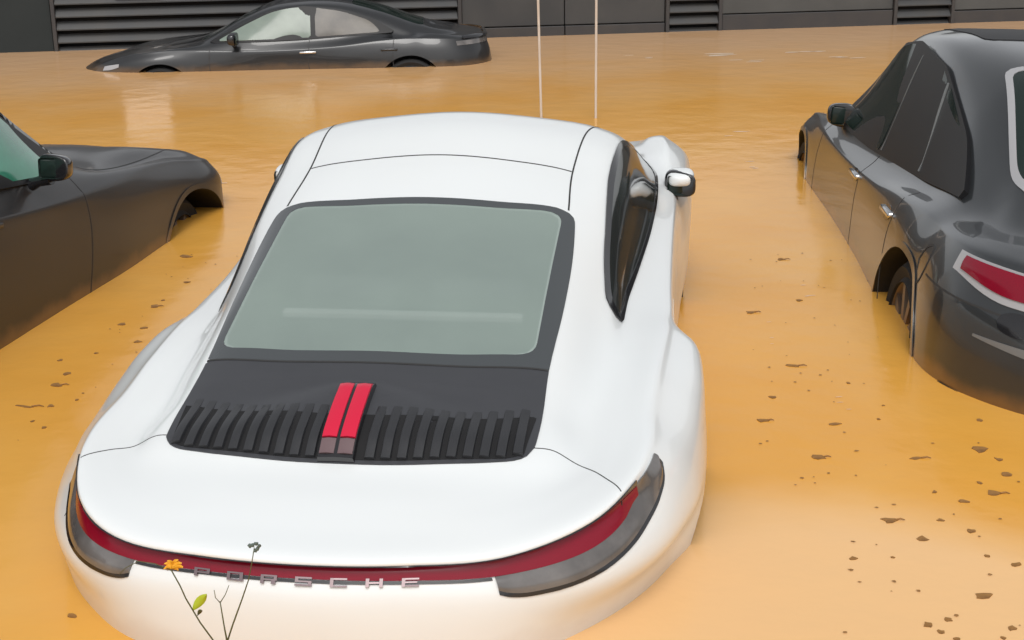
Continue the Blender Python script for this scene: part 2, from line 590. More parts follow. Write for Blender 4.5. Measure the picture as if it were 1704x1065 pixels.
def band(name, pa, pb, f, off, m, parent, n=60, rows=6, thick=0.004, mats=None, smooth_in=True, bulge=0.0, paired=False):
    """strip of shell between two open paths"""
    A, B = resample(pa, n, False, smooth_in), resample(pb, n, False, smooth_in)
    if paired:                                  # keep the two paths in step, point for point
        q = np.linspace(0, len(pa) - 1, n)
        ex = lambda p: [Vector((np.interp(x, range(len(p)), [c[0] for c in p]), np.interp(x, range(len(p)), [c[1] for c in p]))) for x in q]
        A, B = ex(pa), ex(pb)
    T = [(0.0, off - thick)] + [(j / rows, off) for j in range(rows + 1)] + [(1.0, off - thick)]
    vs, fs = [], []
    ks = [0] + list(range(n)) + [n - 1]
    for t, o_ in T:
        for i, k in enumerate(ks):
            co, no = f(A[k].lerp(B[k], t))
            oo = o_ + bulge * math.sin(math.pi * t)
            if i in (0, len(ks) - 1):
                oo = off - thick
            vs.append(co + no * oo)
    w = len(ks)
    for j in range(len(T) - 1):
        for k in range(w - 1):
            fs.append((j * w + k, j * w + k + 1, (j + 1) * w + k + 1, (j + 1) * w + k))
    o = mk(name, vs, fs, m, parent, True, mats, sharp=45)
    orient(o, f, A[n // 2].lerp(B[n // 2], 0.5))
    return o

def ribbon(name, path, f, width, off, m, parent, n=40, smooth_in=True):
    P = resample(path, n, False, smooth_in)
    pts = [f(p) for p in P]
    vs, fs = [], []
    for i, (co, no) in enumerate(pts):
        d = pts[min(i + 1, n - 1)][0] - pts[max(i - 1, 0)][0]
        b = d.cross(no).normalized() * (width / 2)
        vs += [co + b - no * 0.002, co + b + no * off, co - b + no * off, co - b - no * 0.002]
    for i in range(n - 1):
        for j in range(3):
            a = i * 4 + j
            fs.append((a, a + 1, a + 5, a + 4))
    return mk(name, vs, fs, m, parent, False)

def boolean_cut(obj, cutters):
    for c in cutters:
        c.parent = obj.parent
        md = obj.modifiers.new('cut', 'BOOLEAN')
        md.operation = 'DIFFERENCE'
        md.solver = 'EXACT'
        md.object = c
    dg = bpy.context.evaluated_depsgraph_get()
    me = bpy.data.meshes.new_from_object(obj.evaluated_get(dg))
    old = obj.data
    obj.modifiers.clear()
    obj.data = me
    bpy.data.meshes.remove(old)
    for c in cutters:
        d = c.data
        bpy.data.objects.remove(c)
        bpy.data.meshes.remove(d)

def cylinder_cutter(y, z, r, x0, x1, mats, n=64, ys=1.0):
    vs = []
    for x in (x0, x1):
        for k in range(n):
            a = 2 * math.pi * k / n
            vs.append((x, y + ys * r * math.cos(a), z + r * math.sin(a)))
    fs = [(k, (k + 1) % n, n + (k + 1) % n, n + k) for k in range(n)]
    fs += [tuple(range(n))[::-1], tuple(range(n, 2 * n))]
    o = mk('cutter', vs, fs, None, None, False, mats)
    bm = bmesh.new(); bm.from_mesh(o.data)
    bmesh.ops.recalc_face_normals(bm, faces=bm.faces)
    for f in bm.faces: f.material_index = 1
    bm.to_mesh(o.data); bm.free()
    return o

def prism_cutter(loop, z0, z1, mats, idx=1):
    n = len(loop)
    vs = [(p[0], p[1], z0) for p in loop] + [(p[0], p[1], z1) for p in loop]
    fs = [(k, (k + 1) % n, n + (k + 1) % n, n + k) for k in range(n)]
    fs += [tuple(range(n))[::-1], tuple(range(n, 2 * n))]
    o = mk('cutter', vs, fs, None, None, False, mats)
    bm = bmesh.new(); bm.from_mesh(o.data)
    bmesh.ops.recalc_face_normals(bm, faces=bm.faces)
    for f in bm.faces: f.material_index = idx
    bm.to_mesh(o.data); bm.free()
    return o

def make_wheel(parent, x, y, z, r, sgn, w=0.24):
    """tyre with rim of ten spokes; x is the outer face"""
    e = None
    n = 40
    prof = [(0.0, 0.72), (0.02, 0.78), (0.0, 0.9), (0.03, 0.98), (0.07, 1.0), (w - 0.07, 1.0), (w - 0.03, 0.98), (w, 0.9), (w, 0.72)]
    vs, fs = [], []
    for d, q in prof:
        for k in range(n):
            a = 2 * math.pi * k / n
            vs.append((x - sgn * d, y + r * q * math.cos(a), z + r * q * math.sin(a)))
    m = len(prof)
    for j in range(m):
        for k in range(n):
            k2 = (k + 1) % n; j2 = (j + 1) % m
            fs.append((j * n + k, j * n + k2, j2 * n + k2, j2 * n + k))
    ty = mk('wheel', vs, fs, M['tyre'], parent, True, sharp=40)
    bm = bmesh.new()
    ro = 0.73 * r
    for k in range(n):                      # barrel
        a, b = 2 * math.pi * k / n, 2 * math.pi * (k + 1) / n
        q = [bm.verts.new((x - sgn * d, y + rr * math.cos(t), z + rr * math.sin(t)))
             for d, rr, t in ((0.005, ro, a), (0.005, ro, b), (0.05, ro * 0.93, b), (0.05, ro * 0.93, a))]
        bm.faces.new(q)
        q = [bm.verts.new((x - sgn * d, y + rr * math.cos(t), z + rr * math.sin(t)))
             for d, rr, t in ((0.05, ro * 0.93, a), (0.05, ro * 0.93, b), (0.2, ro * 0.9, b), (0.2, ro * 0.9, a))]
        bm.faces.new(q)
    for k in range(10):
        a = 2 * math.pi * k / 10
        v0 = len(bm.verts)
        vs_ = bm_box(bm, -0.015, 0.015, 0.15 * ro, ro * 0.97, -0.022, 0.022)
        bmesh.ops.rotate(bm, cent=(0, 0, 0), matrix=Matrix.Rotation(a, 3, 'X'), verts=vs_)
        bmesh.ops.translate(bm, vec=(x - sgn * 0.035, y, z), verts=vs_)
    res = bmesh.ops.create_cone(bm, cap_ends=True, segments=24, radius1=0.2 * ro, radius2=0.17 * ro, depth=0.05)
    bmesh.ops.rotate(bm, cent=(0, 0, 0), matrix=Matrix.Rotation(math.pi / 2, 3, 'Y'), verts=res['verts'])
    bmesh.ops.translate(bm, vec=(x - sgn * 0.03, y, z), verts=res['verts'])
    from_bm('rim', bm, M['rim'], ty)
    # dark brake disc behind the spokes
    bm = bmesh.new()
    res = bmesh.ops.create_cone(bm, cap_ends=True, segments=32, radius1=0.88 * ro, radius2=0.88 * ro, depth=0.03)
    bmesh.ops.rotate(bm, cent=(0, 0, 0), matrix=Matrix.Rotation(math.pi / 2, 3, 'Y'), verts=res['verts'])
    bmesh.ops.translate(bm, vec=(x - sgn * 0.12, y, z), verts=res['verts'])
    from_bm('brake_disc', bm, M['black_plastic'], ty)
    return ty

def make_mirror(parent, base, out, size, m_shell, sgn, with_glass=True):
    """door mirror: rounded shell on an arm; base on the door, out = lateral reach"""
    bx, by, bz = base
    w, d, h = size
    cx, cy, cz = bx + sgn * (out + w / 2), by, bz + 0.06
    bm = bmesh.new()
    bmesh.ops.create_uvsphere(bm, u_segments=24, v_segments=16, radius=1.0)
    for v in bm.verts:
        x, y, z = v.co
        e = 0.62
        x = math.copysign(abs(x)**e, x); z = math.copysign(abs(z)**e, z)
        y = math.copysign(abs(y)**0.8, y)
        if y < -0.35: y = -0.35 - (abs(y) - 0.35) * 0.12          # flat glass side to the rear
        tp = 1 - 0.22 * (x * sgn + 1) / 2
        v.co = Vector((cx + x * w / 2, cy + y * d / 2 + 0.02 * sgn * x * -sgn, cz + z * h / 2 * tp))
    shell = from_bm('door_mirror', bm, m_shell, parent, True, sharp=60)
    # lower black cap and arm
    vs, fs = tube([(bx - sgn * 0.02, by + 0.02, bz - 0.02), (bx + sgn * out * 0.6, by + 0.01, bz - 0.005), (cx - sgn * w * 0.15, cy, cz - h * 0.36)],
                  [0.03, 0.024, 0.03], 10)
    mk('mirror_arm', vs, fs, M['gloss_black'], shell, True, sharp=50)
    bm = bmesh.new()
    vs_ = bm_box(bm, cx - w * 0.40, cx + w * 0.40, cy - d * 0.24, cy - d * 0.185, cz - h * 0.34, cz + h * 0.34, 0.012)
    from_bm('mirror_glass', bm, M['dark_glass'] if with_glass else M['gloss_black'], shell, True, sharp=50)
    return shell

def shift(line, dz=0.0, dx=0.0):
    return [(max(p[0] + dx, 0) if p[0] else 0, p[1], p[2] + dz) for p in line]

def half(l0, l2, Yp, Yq, rear, front, q=0.30):
    """line halfway between the centre line and the roof edge"""
    ys = sorted({p[1] for p in l2 if Yp - 1e-6 <= p[1] <= Yq + 1e-6}, reverse=True)
    y0 = [p[1] for p in l0][::-1]; z0 = [p[2] for p in l0][::-1]
    e = [p for p in l2 if Yp - 1e-6 <= p[1] <= Yq + 1e-6]
    out = list(front)
    for X, Y, Z in e:
        zc = float(herm(y0, z0, np.array([Y]))[0])
        out.append((X / 2, Y, zc + (Z - zc) * q))
    return out + list(rear)

# ------------------------------------------------------------------ setting: flood water, wall
def plane(name, x0, x1, y0, y1, z, m, n=1):
    vs, fs = [], []
    for j in range(n + 1):
        for i in range(n + 1):
            vs.append((x0 + (x1 - x0) * i / n, y0 + (y1 - y0) * j / n, z))
    for j in range(n):
        for i in range(n):
            a = j * (n + 1) + i
            fs.append((a, a + 1, a + n + 2, a + n + 1))
    return mk(name, vs, fs, m, None, False)

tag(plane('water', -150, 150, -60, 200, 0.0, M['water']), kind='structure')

# the wall of the building along the far side of the flooded yard
W0, W1 = Vector((-7.39, 13.24, 0)), Vector((5.40, 17.25, 0))
wdir = (W1 - W0).normalized()
wang = math.atan2(wdir.y, wdir.x)
WALL_H = 1.6
wall = empty('building_wall', W0, (0, 0, wang))
tag(wall, 'dark grey building wall with louvred vents rising from the flood water', 'wall')
def wx(X):                                      # along-wall distance of a point with world X
    return (X - W0.x) / wdir.x
LV = [(wx(-6.73), wx(-2.05)), (wx(0.60), wx(1.24)), (wx(3.62), wx(4.36))]
def wall_panel(name, x0, x1, z0, z1, y0, m):
    bm = bmesh.new()
    bm_box(bm, x0, x1, y0, y0 + 0.12, z0, z1, 0.008)
    return from_bm(name, bm, m, wall)
# solid panels between the vents
def run(xa, xb, step, m, base=True, base_h=0.30):
    n = max(1, round((xb - xa) / step))
    for i in range(n):
        a, b = xa + (xb - xa) * i / n, xa + (xb - xa) * (i + 1) / n
        if base:
            wall_panel('base_panel', a + 0.006, b - 0.006, -0.5, base_h, -0.02, M['wall_dark'])
            wall_panel('panel', a + 0.006, b - 0.006, base_h + 0.012, WALL_H, 0.0, m)
        else:
            wall_panel('panel', a + 0.006, b - 0.006, -0.5, WALL_H, 0.0, m)
run(-14, LV[0][0] - 0.05, 2.3, M['wall_left'], False)
run(LV[0][1] + 0.05, LV[1][0] - 0.05, 1.35, M['wall'], True, 0.12)
run(LV[1][1] + 0.05, LV[2][0] - 0.05, 2.6, M['wall_light'], True, 0.20)
run(LV[2][1] + 0.05, 24, 2.6, M['wall_light'], True, 0.16)
bm = bmesh.new()
bm_box(bm, -14.05, 24.05, 0.13, 0.4, -0.5, WALL_H + 0.05)
from_bm('backing', bm, M['recess'], wall)
slat_me = {}
for a, b in LV:
    # frame jambs, then blades
    wall_panel('jamb', a - 0.048, a, -0.5, WALL_H, -0.045, M['wall_dark'])
    wall_panel('jamb', b, b + 0.048, -0.5, WALL_H, -0.045, M['wall_dark'])
    key = round(b - a, 3)
    if key not in slat_me:
        bm = bmesh.new()
        q = [(-0.055, 0.0), (-0.055, 0.014), (0.02, 0.105), (0.035, 0.105), (0.035, 0.09), (-0.03, 0.0)]
        A = [bm.verts.new((0.004, y, z)) for y, z in q]
        B = [bm.verts.new((b - a - 0.004, y, z)) for y, z in q]
        for k in range(len(q)):
            bm.faces.new((A[k], A[(k + 1) % 6], B[(k + 1) % 6], B[k]))
        bm.faces.new(A[::-1]); bm.faces.new(B)
        s0 = from_bm('slat', bm, M['slat_wall'], wall)
        slat_me[key] = s0
        first = True
    else:
        first = False
    z = -0.06
    k = 0
    while z < WALL_H - 0.1:
        if first and k == 0:
            o = s0
        else:
            o = slat_me[key].copy(); COL.objects.link(o); o.parent = wall
        o.location = (a, 0.02, z)
        z += 0.152; k += 1

# small white sign on the louvres; only its lower edge reaches into view
sg = empty('sign_board', W0 + wdir * wx(-6.05) + Vector((0, 0, 0.655)), (0, 0, wang))
bm = bmesh.new(); bm_box(bm, 0, 0.56, -0.075, -0.05, 0, 0.42, 0.004)
from_bm('board', bm, M['sign'], sg)
for xx in (0.08, 0.46):
    bm = bmesh.new()
    bm_box(bm, xx, xx + 0.03, -0.05, 0.03, 0.1, 0.3)
    from_bm('bracket', bm, M['wall_dark'], sg)
tag(sg, 'white sign board fixed to the louvres left of the black saloon roof', 'sign')

# two slim white poles between the white car and the wall
def pole(loc, lean, label):
    root = empty('pole', loc)
    vs, fs = tube([(-lean[0] * 0.1, -lean[1] * 0.1, -0.6), (lean[0] * 3.4, lean[1] * 3.4, 3.4)], 0.0105, 10)
    mk('shaft', vs, fs, M['pole'], root, True, sharp=50)
    vs, fs = tube([(lean[0] * 3.4, lean[1] * 3.4, 3.4), (lean[0] * 3.44, lean[1] * 3.44, 3.43)], [0.0165, 0.012], 10)
    mk('cap', vs, fs, M['black_plastic'], root, True, sharp=50)
    tag(root, label, 'pole', 'slim white poles standing in the water behind the white car')
pole((-0.3135, 8.6, 0), (-0.024, 0), 'slim white leaning pole, the left one of two behind the white car roof')
pole((0.132, 8.6, 0), (0.0, 0), 'slim upright white pole, the right one of two behind the white car roof')
# ------------------------------------------------------------------ the white sports car
TH = math.radians(6.0)
hero = empty('sports_car', (0, 0, -0.59985), (TH, 0, 0))
tag(hero, 'white sports coupe seen from behind, its tail sunk in the brown flood water', 'car')
Yp, Yq = 0.75, 3.7
h0 = [(0, 3.7, .87), (0, 3.4, .945), (0, 3.2, 1.03), (0, 3.0, 1.14), (0, 2.76, 1.29), (0, 2.5, 1.342), (0, 2.1, 1.29), (0, 1.8, 1.232), (0, 1.35, 1.15), (0, .89, 1.06), (0, .75, 1.03)]
h2 = [(0, 4.25, .74), (.30, 4.15, .76), (.52, 3.95, .82), (.58, 3.7, .865), (.64, 3.4, .925), (.64, 3.2, 1.0), (.60, 3.0, 1.10), (.545, 2.76, 1.232), (.515, 2.5, 1.285), (.492, 2.1, 1.247), (.502, 1.8, 1.20), (.512, 1.35, 1.105), (.519, .89, 1.008), (.516, .75, .985),
      (.503, .472, .950), (.40, .425, .947), (.20, .40, .946), (0, .394, .946)]
h1 = half(h0, h2, Yp, Yq, [(.26, .53, .992), (.12, .50, .99), (0, .49, .99)], [(0, 3.97, .83), (.2, 3.93, .835)])
h3 = [(0, 4.38, .67), (.40, 4.22, .72), (.62, 4.0, .82), (.665, 3.7, .885), (.70, 3.4, .93), (.70, 3.2, .975), (.695, 3.0, 1.05), (.665, 2.76, 1.17), (.645, 2.5, 1.235), (.640, 2.1, 1.19), (.645, 1.8, 1.11), (.655, 1.5, 1.005), (.655, 1.35, .97), (.645, .89, .93), (.635, .75, .922),
      (.60, .42, .922), (.44, .29, .925), (.22, .25, .927), (0, .24, .927)]
h4 = [(0, 4.43, .62), (.45, 4.27, .68), (.68, 4.02, .82), (.72, 3.7, .925), (.76, 3.4, .945), (.775, 3.2, .935), (.785, 3.0, .925), (.785, 2.76, .915), (.770, 2.5, .912), (.745, 2.1, .91), (.725, 1.8, .912), (.71, 1.5, .915), (.715, 1.35, .92), (.73, .89, .93), (.725, .75, .93),
      (.69, .43, .928), (.49, .20, .917), (.25, .145, .913), (0, .13, .912)]
h5 = [(0, 4.47, .57), (.50, 4.31, .63), (.76, 4.02, .82), (.785, 3.7, .935), (.81, 3.4, .955), (.825, 3.2, .92), (.84, 3.0, .885), (.845, 2.76, .86), (.845, 2.4, .85), (.845, 2.0, .85), (.845, 1.7, .87), (.835, 1.4, .912), (.815, 1.05, .940), (.805, .75, .940),
      (.803, .55, .944), (.778, .41, .941), (.682, .225, .923), (.50, .09, .899), (.25, .032, .896), (0, .015, .895)]
h5b = [(0, 4.475, .56), (.51, 4.315, .62), (.775, 4.025, .805), (.81, 3.7, .92), (.835, 3.4, .938), (.845, 3.2, .905), (.855, 3.0, .87), (.857, 2.76, .845), (.857, 2.4, .835), (.860, 2.0, .835), (.866, 1.7, .855), (.860, 1.4, .893), (.845, 1.05, .918), (.838, .75, .918),
       (.823, .545, .928), (.783, .405, .930), (.685, .220, .912), (.501, .085, .887), (.25, .027, .884), (0, .010, .883)]
h6 = [(0, 4.50, .48), (.55, 4.35, .53), (.85, 4.02, .74), (.90, 3.7, .84), (.90, 3.4, .85), (.875, 3.0, .80), (.868, 2.4, .76), (.870, 2.0, .77), (.873, 1.84, .78), (.884, 1.69, .80), (.934, 1.52, .835), (.950, 1.3, .85), (.942, 1.05, .85), (.912, .75, .855),
      (.858, .54, .88), (.787, .415, .897), (.68, .245, .893), (.495, .112, .868), (.25, .055, .866), (0, .040, .865)]
h7 = [(0, 4.52, .38), (.57, 4.37, .42), (.88, 4.02, .60), (.925, 3.7, .70), (.925, 3.4, .71), (.885, 3.0, .66), (.873, 2.4, .62), (.876, 2.0, .63), (.880, 1.84, .64), (.893, 1.69, .655), (.947, 1.52, .69), (.968, 1.3, .72), (.972, 1.05, .73), (.958, .75, .735),
      (.918, .56, .745), (.840, .36, .755), (.715, .19, .765), (.507, .066, .787), (.25, .014, .80), (0, -.005, .802)]
h8 = [(0, 4.52, .30), (.57, 4.37, .34), (.88, 4.02, .50), (.925, 3.7, .55), (.925, 3.4, .56), (.89, 3.0, .5), (.878, 2.4, .48), (.880, 2.0, .49), (.884, 1.84, .50), (.898, 1.69, .51), (.952, 1.52, .55), (.972, 1.3, .58), (.976, 1.05, .59), (.955, .78, .60),
      (.900, .58, .61), (.808, .385, .62), (.685, .225, .63), (.502, .065, .64), (.25, -.008, .64), (0, -.026, .64)]
h9 = [(0, 4.50, .22), (.55, 4.35, .24), (.86, 4.02, .34), (.91, 3.7, .36), (.91, 3.4, .36), (.885, 3.0, .33), (.873, 2.4, .32), (.875, 2.0, .33), (.879, 1.84, .335), (.893, 1.69, .34), (.943, 1.52, .36), (.962, 1.3, .38), (.965, 1.05, .39), (.935, .78, .40),
      (.87, .58, .43), (.785, .40, .43), (.675, .24, .43), (.49, .085, .43), (.25, .008, .43), (0, -.010, .43)]
h10 = [(0, 4.42, .14), (.50, 4.28, .15), (.78, 4.02, .18), (.82, 3.7, .18), (.83, 2.4, .17), (.86, 1.3, .18), (.86, .75, .19),
       (.80, .53, .22), (.72, .37, .23), (.60, .25, .24), (.42, .14, .25), (.2, .10, .25), (0, .09, .25)]
HL = Loft([h0, h1, h2, h3, h4, h5, h5b, h6, h7, h8, h9, h10], Yp, Yq, 0.14, sub=6,
          warp=lambda x, y, z: (x + ((.014 if x > 0 else .020 + .034 * sstep(.70, .84, z)) - .028 * sstep(.74, .60, z) * sstep(.9, .6, y)) * sstep(.5, .85, abs(x)) * (sstep(1.75, 1.5, y) if x > 0 else sstep(2.9, .9, y)), y, z))   # the hull lies a touch to its right
PM = [M['white'], M['black_plastic'], M['cabin']]
me = bpy.data.meshes.new('body'); HL.bm.to_mesh(me)
body = link_mesh('body', me, None, hero, True, PM)

# outline of the rear screen in plan
def he(y):                                   # half width of the dark rear panel at y
    return float(herm([.35, .40, .47, .60, .89, 1.24, 1.56, 1.74, 1.95], [.50, .51, .515, .522, .519, .534, .537, .528, .50], np.array([y]))[0])
top_y, bul = 1.80, 0.02
def top_edge(x, hw, y): return y + bul * (1 - (x / hw)**2)
o_pts = []
ys = np.linspace(.895, 1.735, 14)
right = [(he(y), y) for y in ys]
arc = [(he(1.78) * math.cos(t) if False else x, top_edge(x, .50, 1.793)) for x in np.linspace(.455, -.455, 15)]
bot = [(x, .894 - 0.062 * (1 - (x / .525)**2)) for x in np.linspace(-.50, .50, 13)]
screen_outer = [Vector(p) for p in right + [(.520, 1.765), (.50, 1.783)] + arc + [(-.50, 1.783), (-.520, 1.765)] + [(-x, y) for x, y in right[::-1]] + bot]
# the clear pane inside its dark border (wider on the right, as seen)
screen_inner = round_poly([(.472, .945), (.478, 1.40), (.486, 1.76), (.22, 1.765), (-.0, 1.767), (-.22, 1.765), (-.476, 1.76), (-.490, 1.35), (-.496, .945), (-.2, .893), (.0, .885), (.2, .893)],
                          [.06, .05, .06, .1, .1, .1, .05, .05, .06, .1, .1, .1])
_c = Vector((-.005, 1.33))
hole = [_c + (Vector(p) - _c) * .988 for p in resample(screen_inner, 80)]
cuts = [prism_cutter(hole, 0.72, 1.6, PM, 2)]
for y in (1.03, 3.62):
    for x0, x1 in ((.66, 1.2), (-1.2, -.66)):
        cuts.append(cylinder_cutter(y, (.30 if y < 2 else .335), (.355 if y < 2 else .33), x0, x1, PM))
boolean_cut(body, cuts)
body.data.polygons.foreach_set('use_smooth', [True] * len(body.data.polygons))
body.data.set_sharp_from_angle(angle=math.radians(35))

# rear screen
M['rear_glass'] = mat('rear_screen_glass', (0.33, 0.41, 0.37), 0.07, coat=0.3, alpha=0.70, noise=(1.6, 0.6, (0.25, 0.31, 0.29)))
ring('window_border', screen_outer, screen_inner, HL.top, 0.004, M['frit'], hero, n=160, rings=3)
fill('rear_window', screen_inner, HL.top, 0.0035, M['rear_glass'], hero, rings=10, n=120, thick=0.003)
# inside the cabin behind the screen: shelf, seat backs, pale bar
bm = bmesh.new()
bm_box(bm, -.44, .43, 1.02, 1.16, .84, .88, .01)
from_bm('rear_shelf', bm, M['cabin'], hero)
bm = bmesh.new()
bm_box(bm, -.36, .41, 1.17, 1.205, 1.040, 1.062, .005)  # pale streak across the screen, modelled as a bar
from_bm('pale_bar', bm, M['cabin_pale'], hero)
for sx in (-.22, .22):
    bm = bmesh.new()
    bm_box(bm, sx - .17, sx + .17, 1.45, 1.58, .74, 1.05, .05)
    from_bm('seat_back', bm, M['cabin'], hero, True, sharp=50)

# engine cover below the screen
cover = [Vector(p) for p in [(he(y), y) for y in np.linspace(.890, .52, 10)] +
         round_poly([(.516, .50), (.485, .455), (.40, .436)], [0, .05, 0], 5)[1:] +
         [(x, .402 + .036 * (x / .42)**2) for x in np.linspace(.36, -.36, 15)] +
         round_poly([(-.40, .436), (-.485, .455), (-.516, .50)], [0, .05, 0], 5)[1:] +
         [(-he(y), y) for y in np.linspace(.52, .890, 10)] +
         [(x, .8925 - 0.062 * (1 - (x / .525)**2)) for x in np.linspace(-.50, .50, 21)]]
cov = fill('engine_cover', cover, HL.top, 0.004, M['cover_grey'], hero, rings=16, n=140, center=(0, .62))
def bot_y(x):
    ax = abs(x)
    return .408 + .036 * (ax / .42)**2 + (0.03 * ((ax - .44) / .07)**2 if ax > .44 else 0)
ribbon('panel_gap', [(x, .8932 - 0.062 * (1 - (x / .525)**2)) for x in np.linspace(-.517, .517, 21)], HL.top, .007, .0055, M['seam'], hero)
rec = [Vector((x, bot_y(x) + .006)) for x in np.linspace(.492, -.492, 40)] + [Vector((x, .655 - .085 * (1 - (x / .5)**2))) for x in np.linspace(-.508, .508, 30)]
fill('grille_recess', rec, HL.top, 0.0055, M['recess'], cov, rings=6, n=140, center=(0, .49))
def rib(name, x, y0, y1, w, h, parent, m, taper=0.10, base=0.004, n=12, xs=1.0):
    """one raised rib running fore and aft over the body surface"""
    vs, fs = [], []
    for i in range(n):
        t = i / (n - 1)
        y = y0 + (y1 - y0) * t
        hh = base + h * min(1.0, t / taper if taper else 1.0)
        cs = []
        for dx, k in ((-w / 2, 0), (-w / 2 + .004, 1), (0, 1.12), (w / 2 - .004, 1), (w / 2, 0)):
            co, no = HL.top(((x + dx) * (1 + (xs - 1) * t), y))
            cs.append(co + no * (hh * k if k else 0.001))
        vs += cs
    for i in range(n - 1):
        for j in range(4):
            a = i * 5 + j
            fs.append((a, a + 1, a + 6, a + 5))
    fs.append(tuple(range(5)))
    fs.append(tuple((n - 1) * 5 + k for k in range(5))[::-1])
    o = mk(name, vs, fs, m, parent, True, sharp=40)
    orient(o, HL.top, Vector((x, (y0 + y1) / 2)))
    return o
pitch = (.497 - .060) / 10
for sgn in (1, -1):
    for k in range(10):
        x = sgn * (.060 + pitch * (k + 0.5))
        rib('slat', x, .695 - .085 * (1 - (x / .5)**2), bot_y(x) + .008, pitch * .74, .011, cov, M['slat'], taper=.7)
# central brake light
bl = rib('brake_light', -.008, .715, .405, .104, .010, hero, M['gloss_black'], taper=.04, base=.012)
for sx in (-.0330, .0170):
    rib('red_bar', sx, .704, .465, .048, .012, bl, M['red_bright'], taper=.02, base=.016)
    rib('faded_bar', sx, .465, .418, .048, .010, bl, M['red_faded'], taper=.02, base=.016)

# tail light bar: angle round the rear pivot -> heights
def tz(a, A, Z): return float(herm(A, Z, np.array([abs(a)]))[0])
ltop = lambda a: tz(a, [0, 20, 36, 50, 62, 70, 77], [.880, .880, .884, .903, .924, .932, .936])
lred = lambda a: tz(a, [0, 20, 36, 43, 53, 60, 67], [.836, .834, .831, .832, .841, .857, .884])
lbot = lambda a: tz(a, [34, 35.5, 38, 42, 46, 56, 65, 72, 75.5, 77], [.806, .797, .789, .786, .786, .802, .829, .861, .890, .914])
A_ = np.linspace(-66.5, 66.5, 61)
band('light_bar', [(a, ltop(a) - .013) for a in A_], [(a, lred(a)) for a in A_], HL.rear, .0058, M['red_lens'], hero, n=140, rows=6, smooth_in=False, bulge=.004, paired=True)
band('lip_shade', [(a, ltop(a) + .004) for a in A_], [(a, ltop(a) - .0135) for a in A_], HL.rear, .0045, M['gloss_black'], hero, n=140, rows=3, smooth_in=False, paired=True)  # black strip standing in for the shade under the deck lip
band('light_trim', [(a, lred(a) - .001) for a in np.linspace(-34, 34, 41)], [(a, lred(a) - .007) for a in np.linspace(-34, 34, 41)], HL.rear, .0035, M['gloss_black'], hero, n=80, rows=2, smooth_in=False, paired=True)
for sgn in (1, -1):
    tipa = 77 if sgn > 0 else 68
    ang = np.linspace(34.5, tipa, 41)
    lo = [(sgn * a, lbot(a)) for a in ang]
    sm = lambda a: (lambda q: q * q * (3 - 2 * q))(min(1, max(0, (a - 60) / 8)))
    hi = [(sgn * a, lred(a) * (1 - sm(a)) + (ltop(a) - .006) * sm(a)) for a in ang]
    lp = [Vector(p) for p in lo] + [Vector((sgn * 75, .940))] + [Vector(p) for p in hi[::-1]]
    lens = band('tail_lamp', hi, lo, HL.rear, .0045, M['smoke_lens'], hero, n=70, rows=6, smooth_in=False, bulge=.004, paired=True)
    edge = lambda d: [(sgn * a, lbot(a) - d) for a in np.linspace(34.5, tipa + .3, 41)]
    band('lamp_edge', edge(0), edge(.010), HL.rear, .0042, M['gloss_black'], lens, n=70, rows=2, smooth_in=False, paired=True)

# lettering on the bumper edge below the bar, one raised letter at a time
STROKES = {'P': [(0, 0, .2, 1), (.2, .8, 1, 1), (.8, .4, 1, .8), (.2, .38, 1, .56)],
           'O': [(0, 0, .2, 1), (.8, 0, 1, 1), (.2, .8, .8, 1), (.2, 0, .8, .2)],
           'R': [(0, 0, .2, 1), (.2, .8, 1, 1), (.8, .4, 1, .8), (.2, .38, 1, .56), (.66, 0, .9, .38)],
           'S': [(0, .8, 1, 1), (0, .56, .2, .8), (0, .40, 1, .58), (.8, .2, 1, .40), (0, 0, 1, .2)],
           'C': [(0, 0, .2, 1), (.2, .8, 1, 1), (.2, 0, 1, .2)],
           'H': [(0, 0, .2, 1), (.8, 0, 1, 1), (.2, .4, .8, .58)],
           'E': [(0, 0, .2, 1), (.2, .8, 1, 1), (.2, .42, .9, .58), (.2, 0, 1, .2)]}
LW, LH, LZ = .042, .016, .823
for k, ch in enumerate('PORSCHE'):
    xc = (k - 3) * .088 - .004
    bm = bmesh.new()
    for x0, z0, x1, z1 in STROKES[ch]:
        q = []
        for lift in (.001, .009):
            for xx, zz in ((x0, z0), (x1, z0), (x1, z1), (x0, z1)):
                co, no = HL.back((xc + (xx - .5) * LW, LZ + zz * LH))
                q.append(bm.verts.new(co + no * lift))
        for f in ((4, 5, 6, 7), (0, 1, 5, 4), (1, 2, 6, 5), (2, 3, 7, 6), (3, 0, 4, 7), (3, 2, 1, 0)):
            bm.faces.new([q[i] for i in f])
    from_bm('letter', bm, M['letter'], hero)

# panel gaps
roof_l = [(h[0], h[1]) for h in h2 if 1.78 <= h[1] <= 2.77]
for sgn in (1, -1):
    ribbon('panel_gap', [(sgn * x, y) for x, y in roof_l], HL.top, .006, .0012, M['seam'], hero)
    ribbon('panel_gap', [(sgn * x, y) for x, y in [(.505, .515), (.582, .522), (.668, .472), (.735, .382), (.765, .33)]], HL.top, .003, .0008, M['seam'], hero)
ribbon('panel_gap', [(x, 2.10 + .035 * (1 - (x / .49)**2)) for x in np.linspace(-.488, .488, 21)], HL.top, .006, .0012, M['seam'], hero)

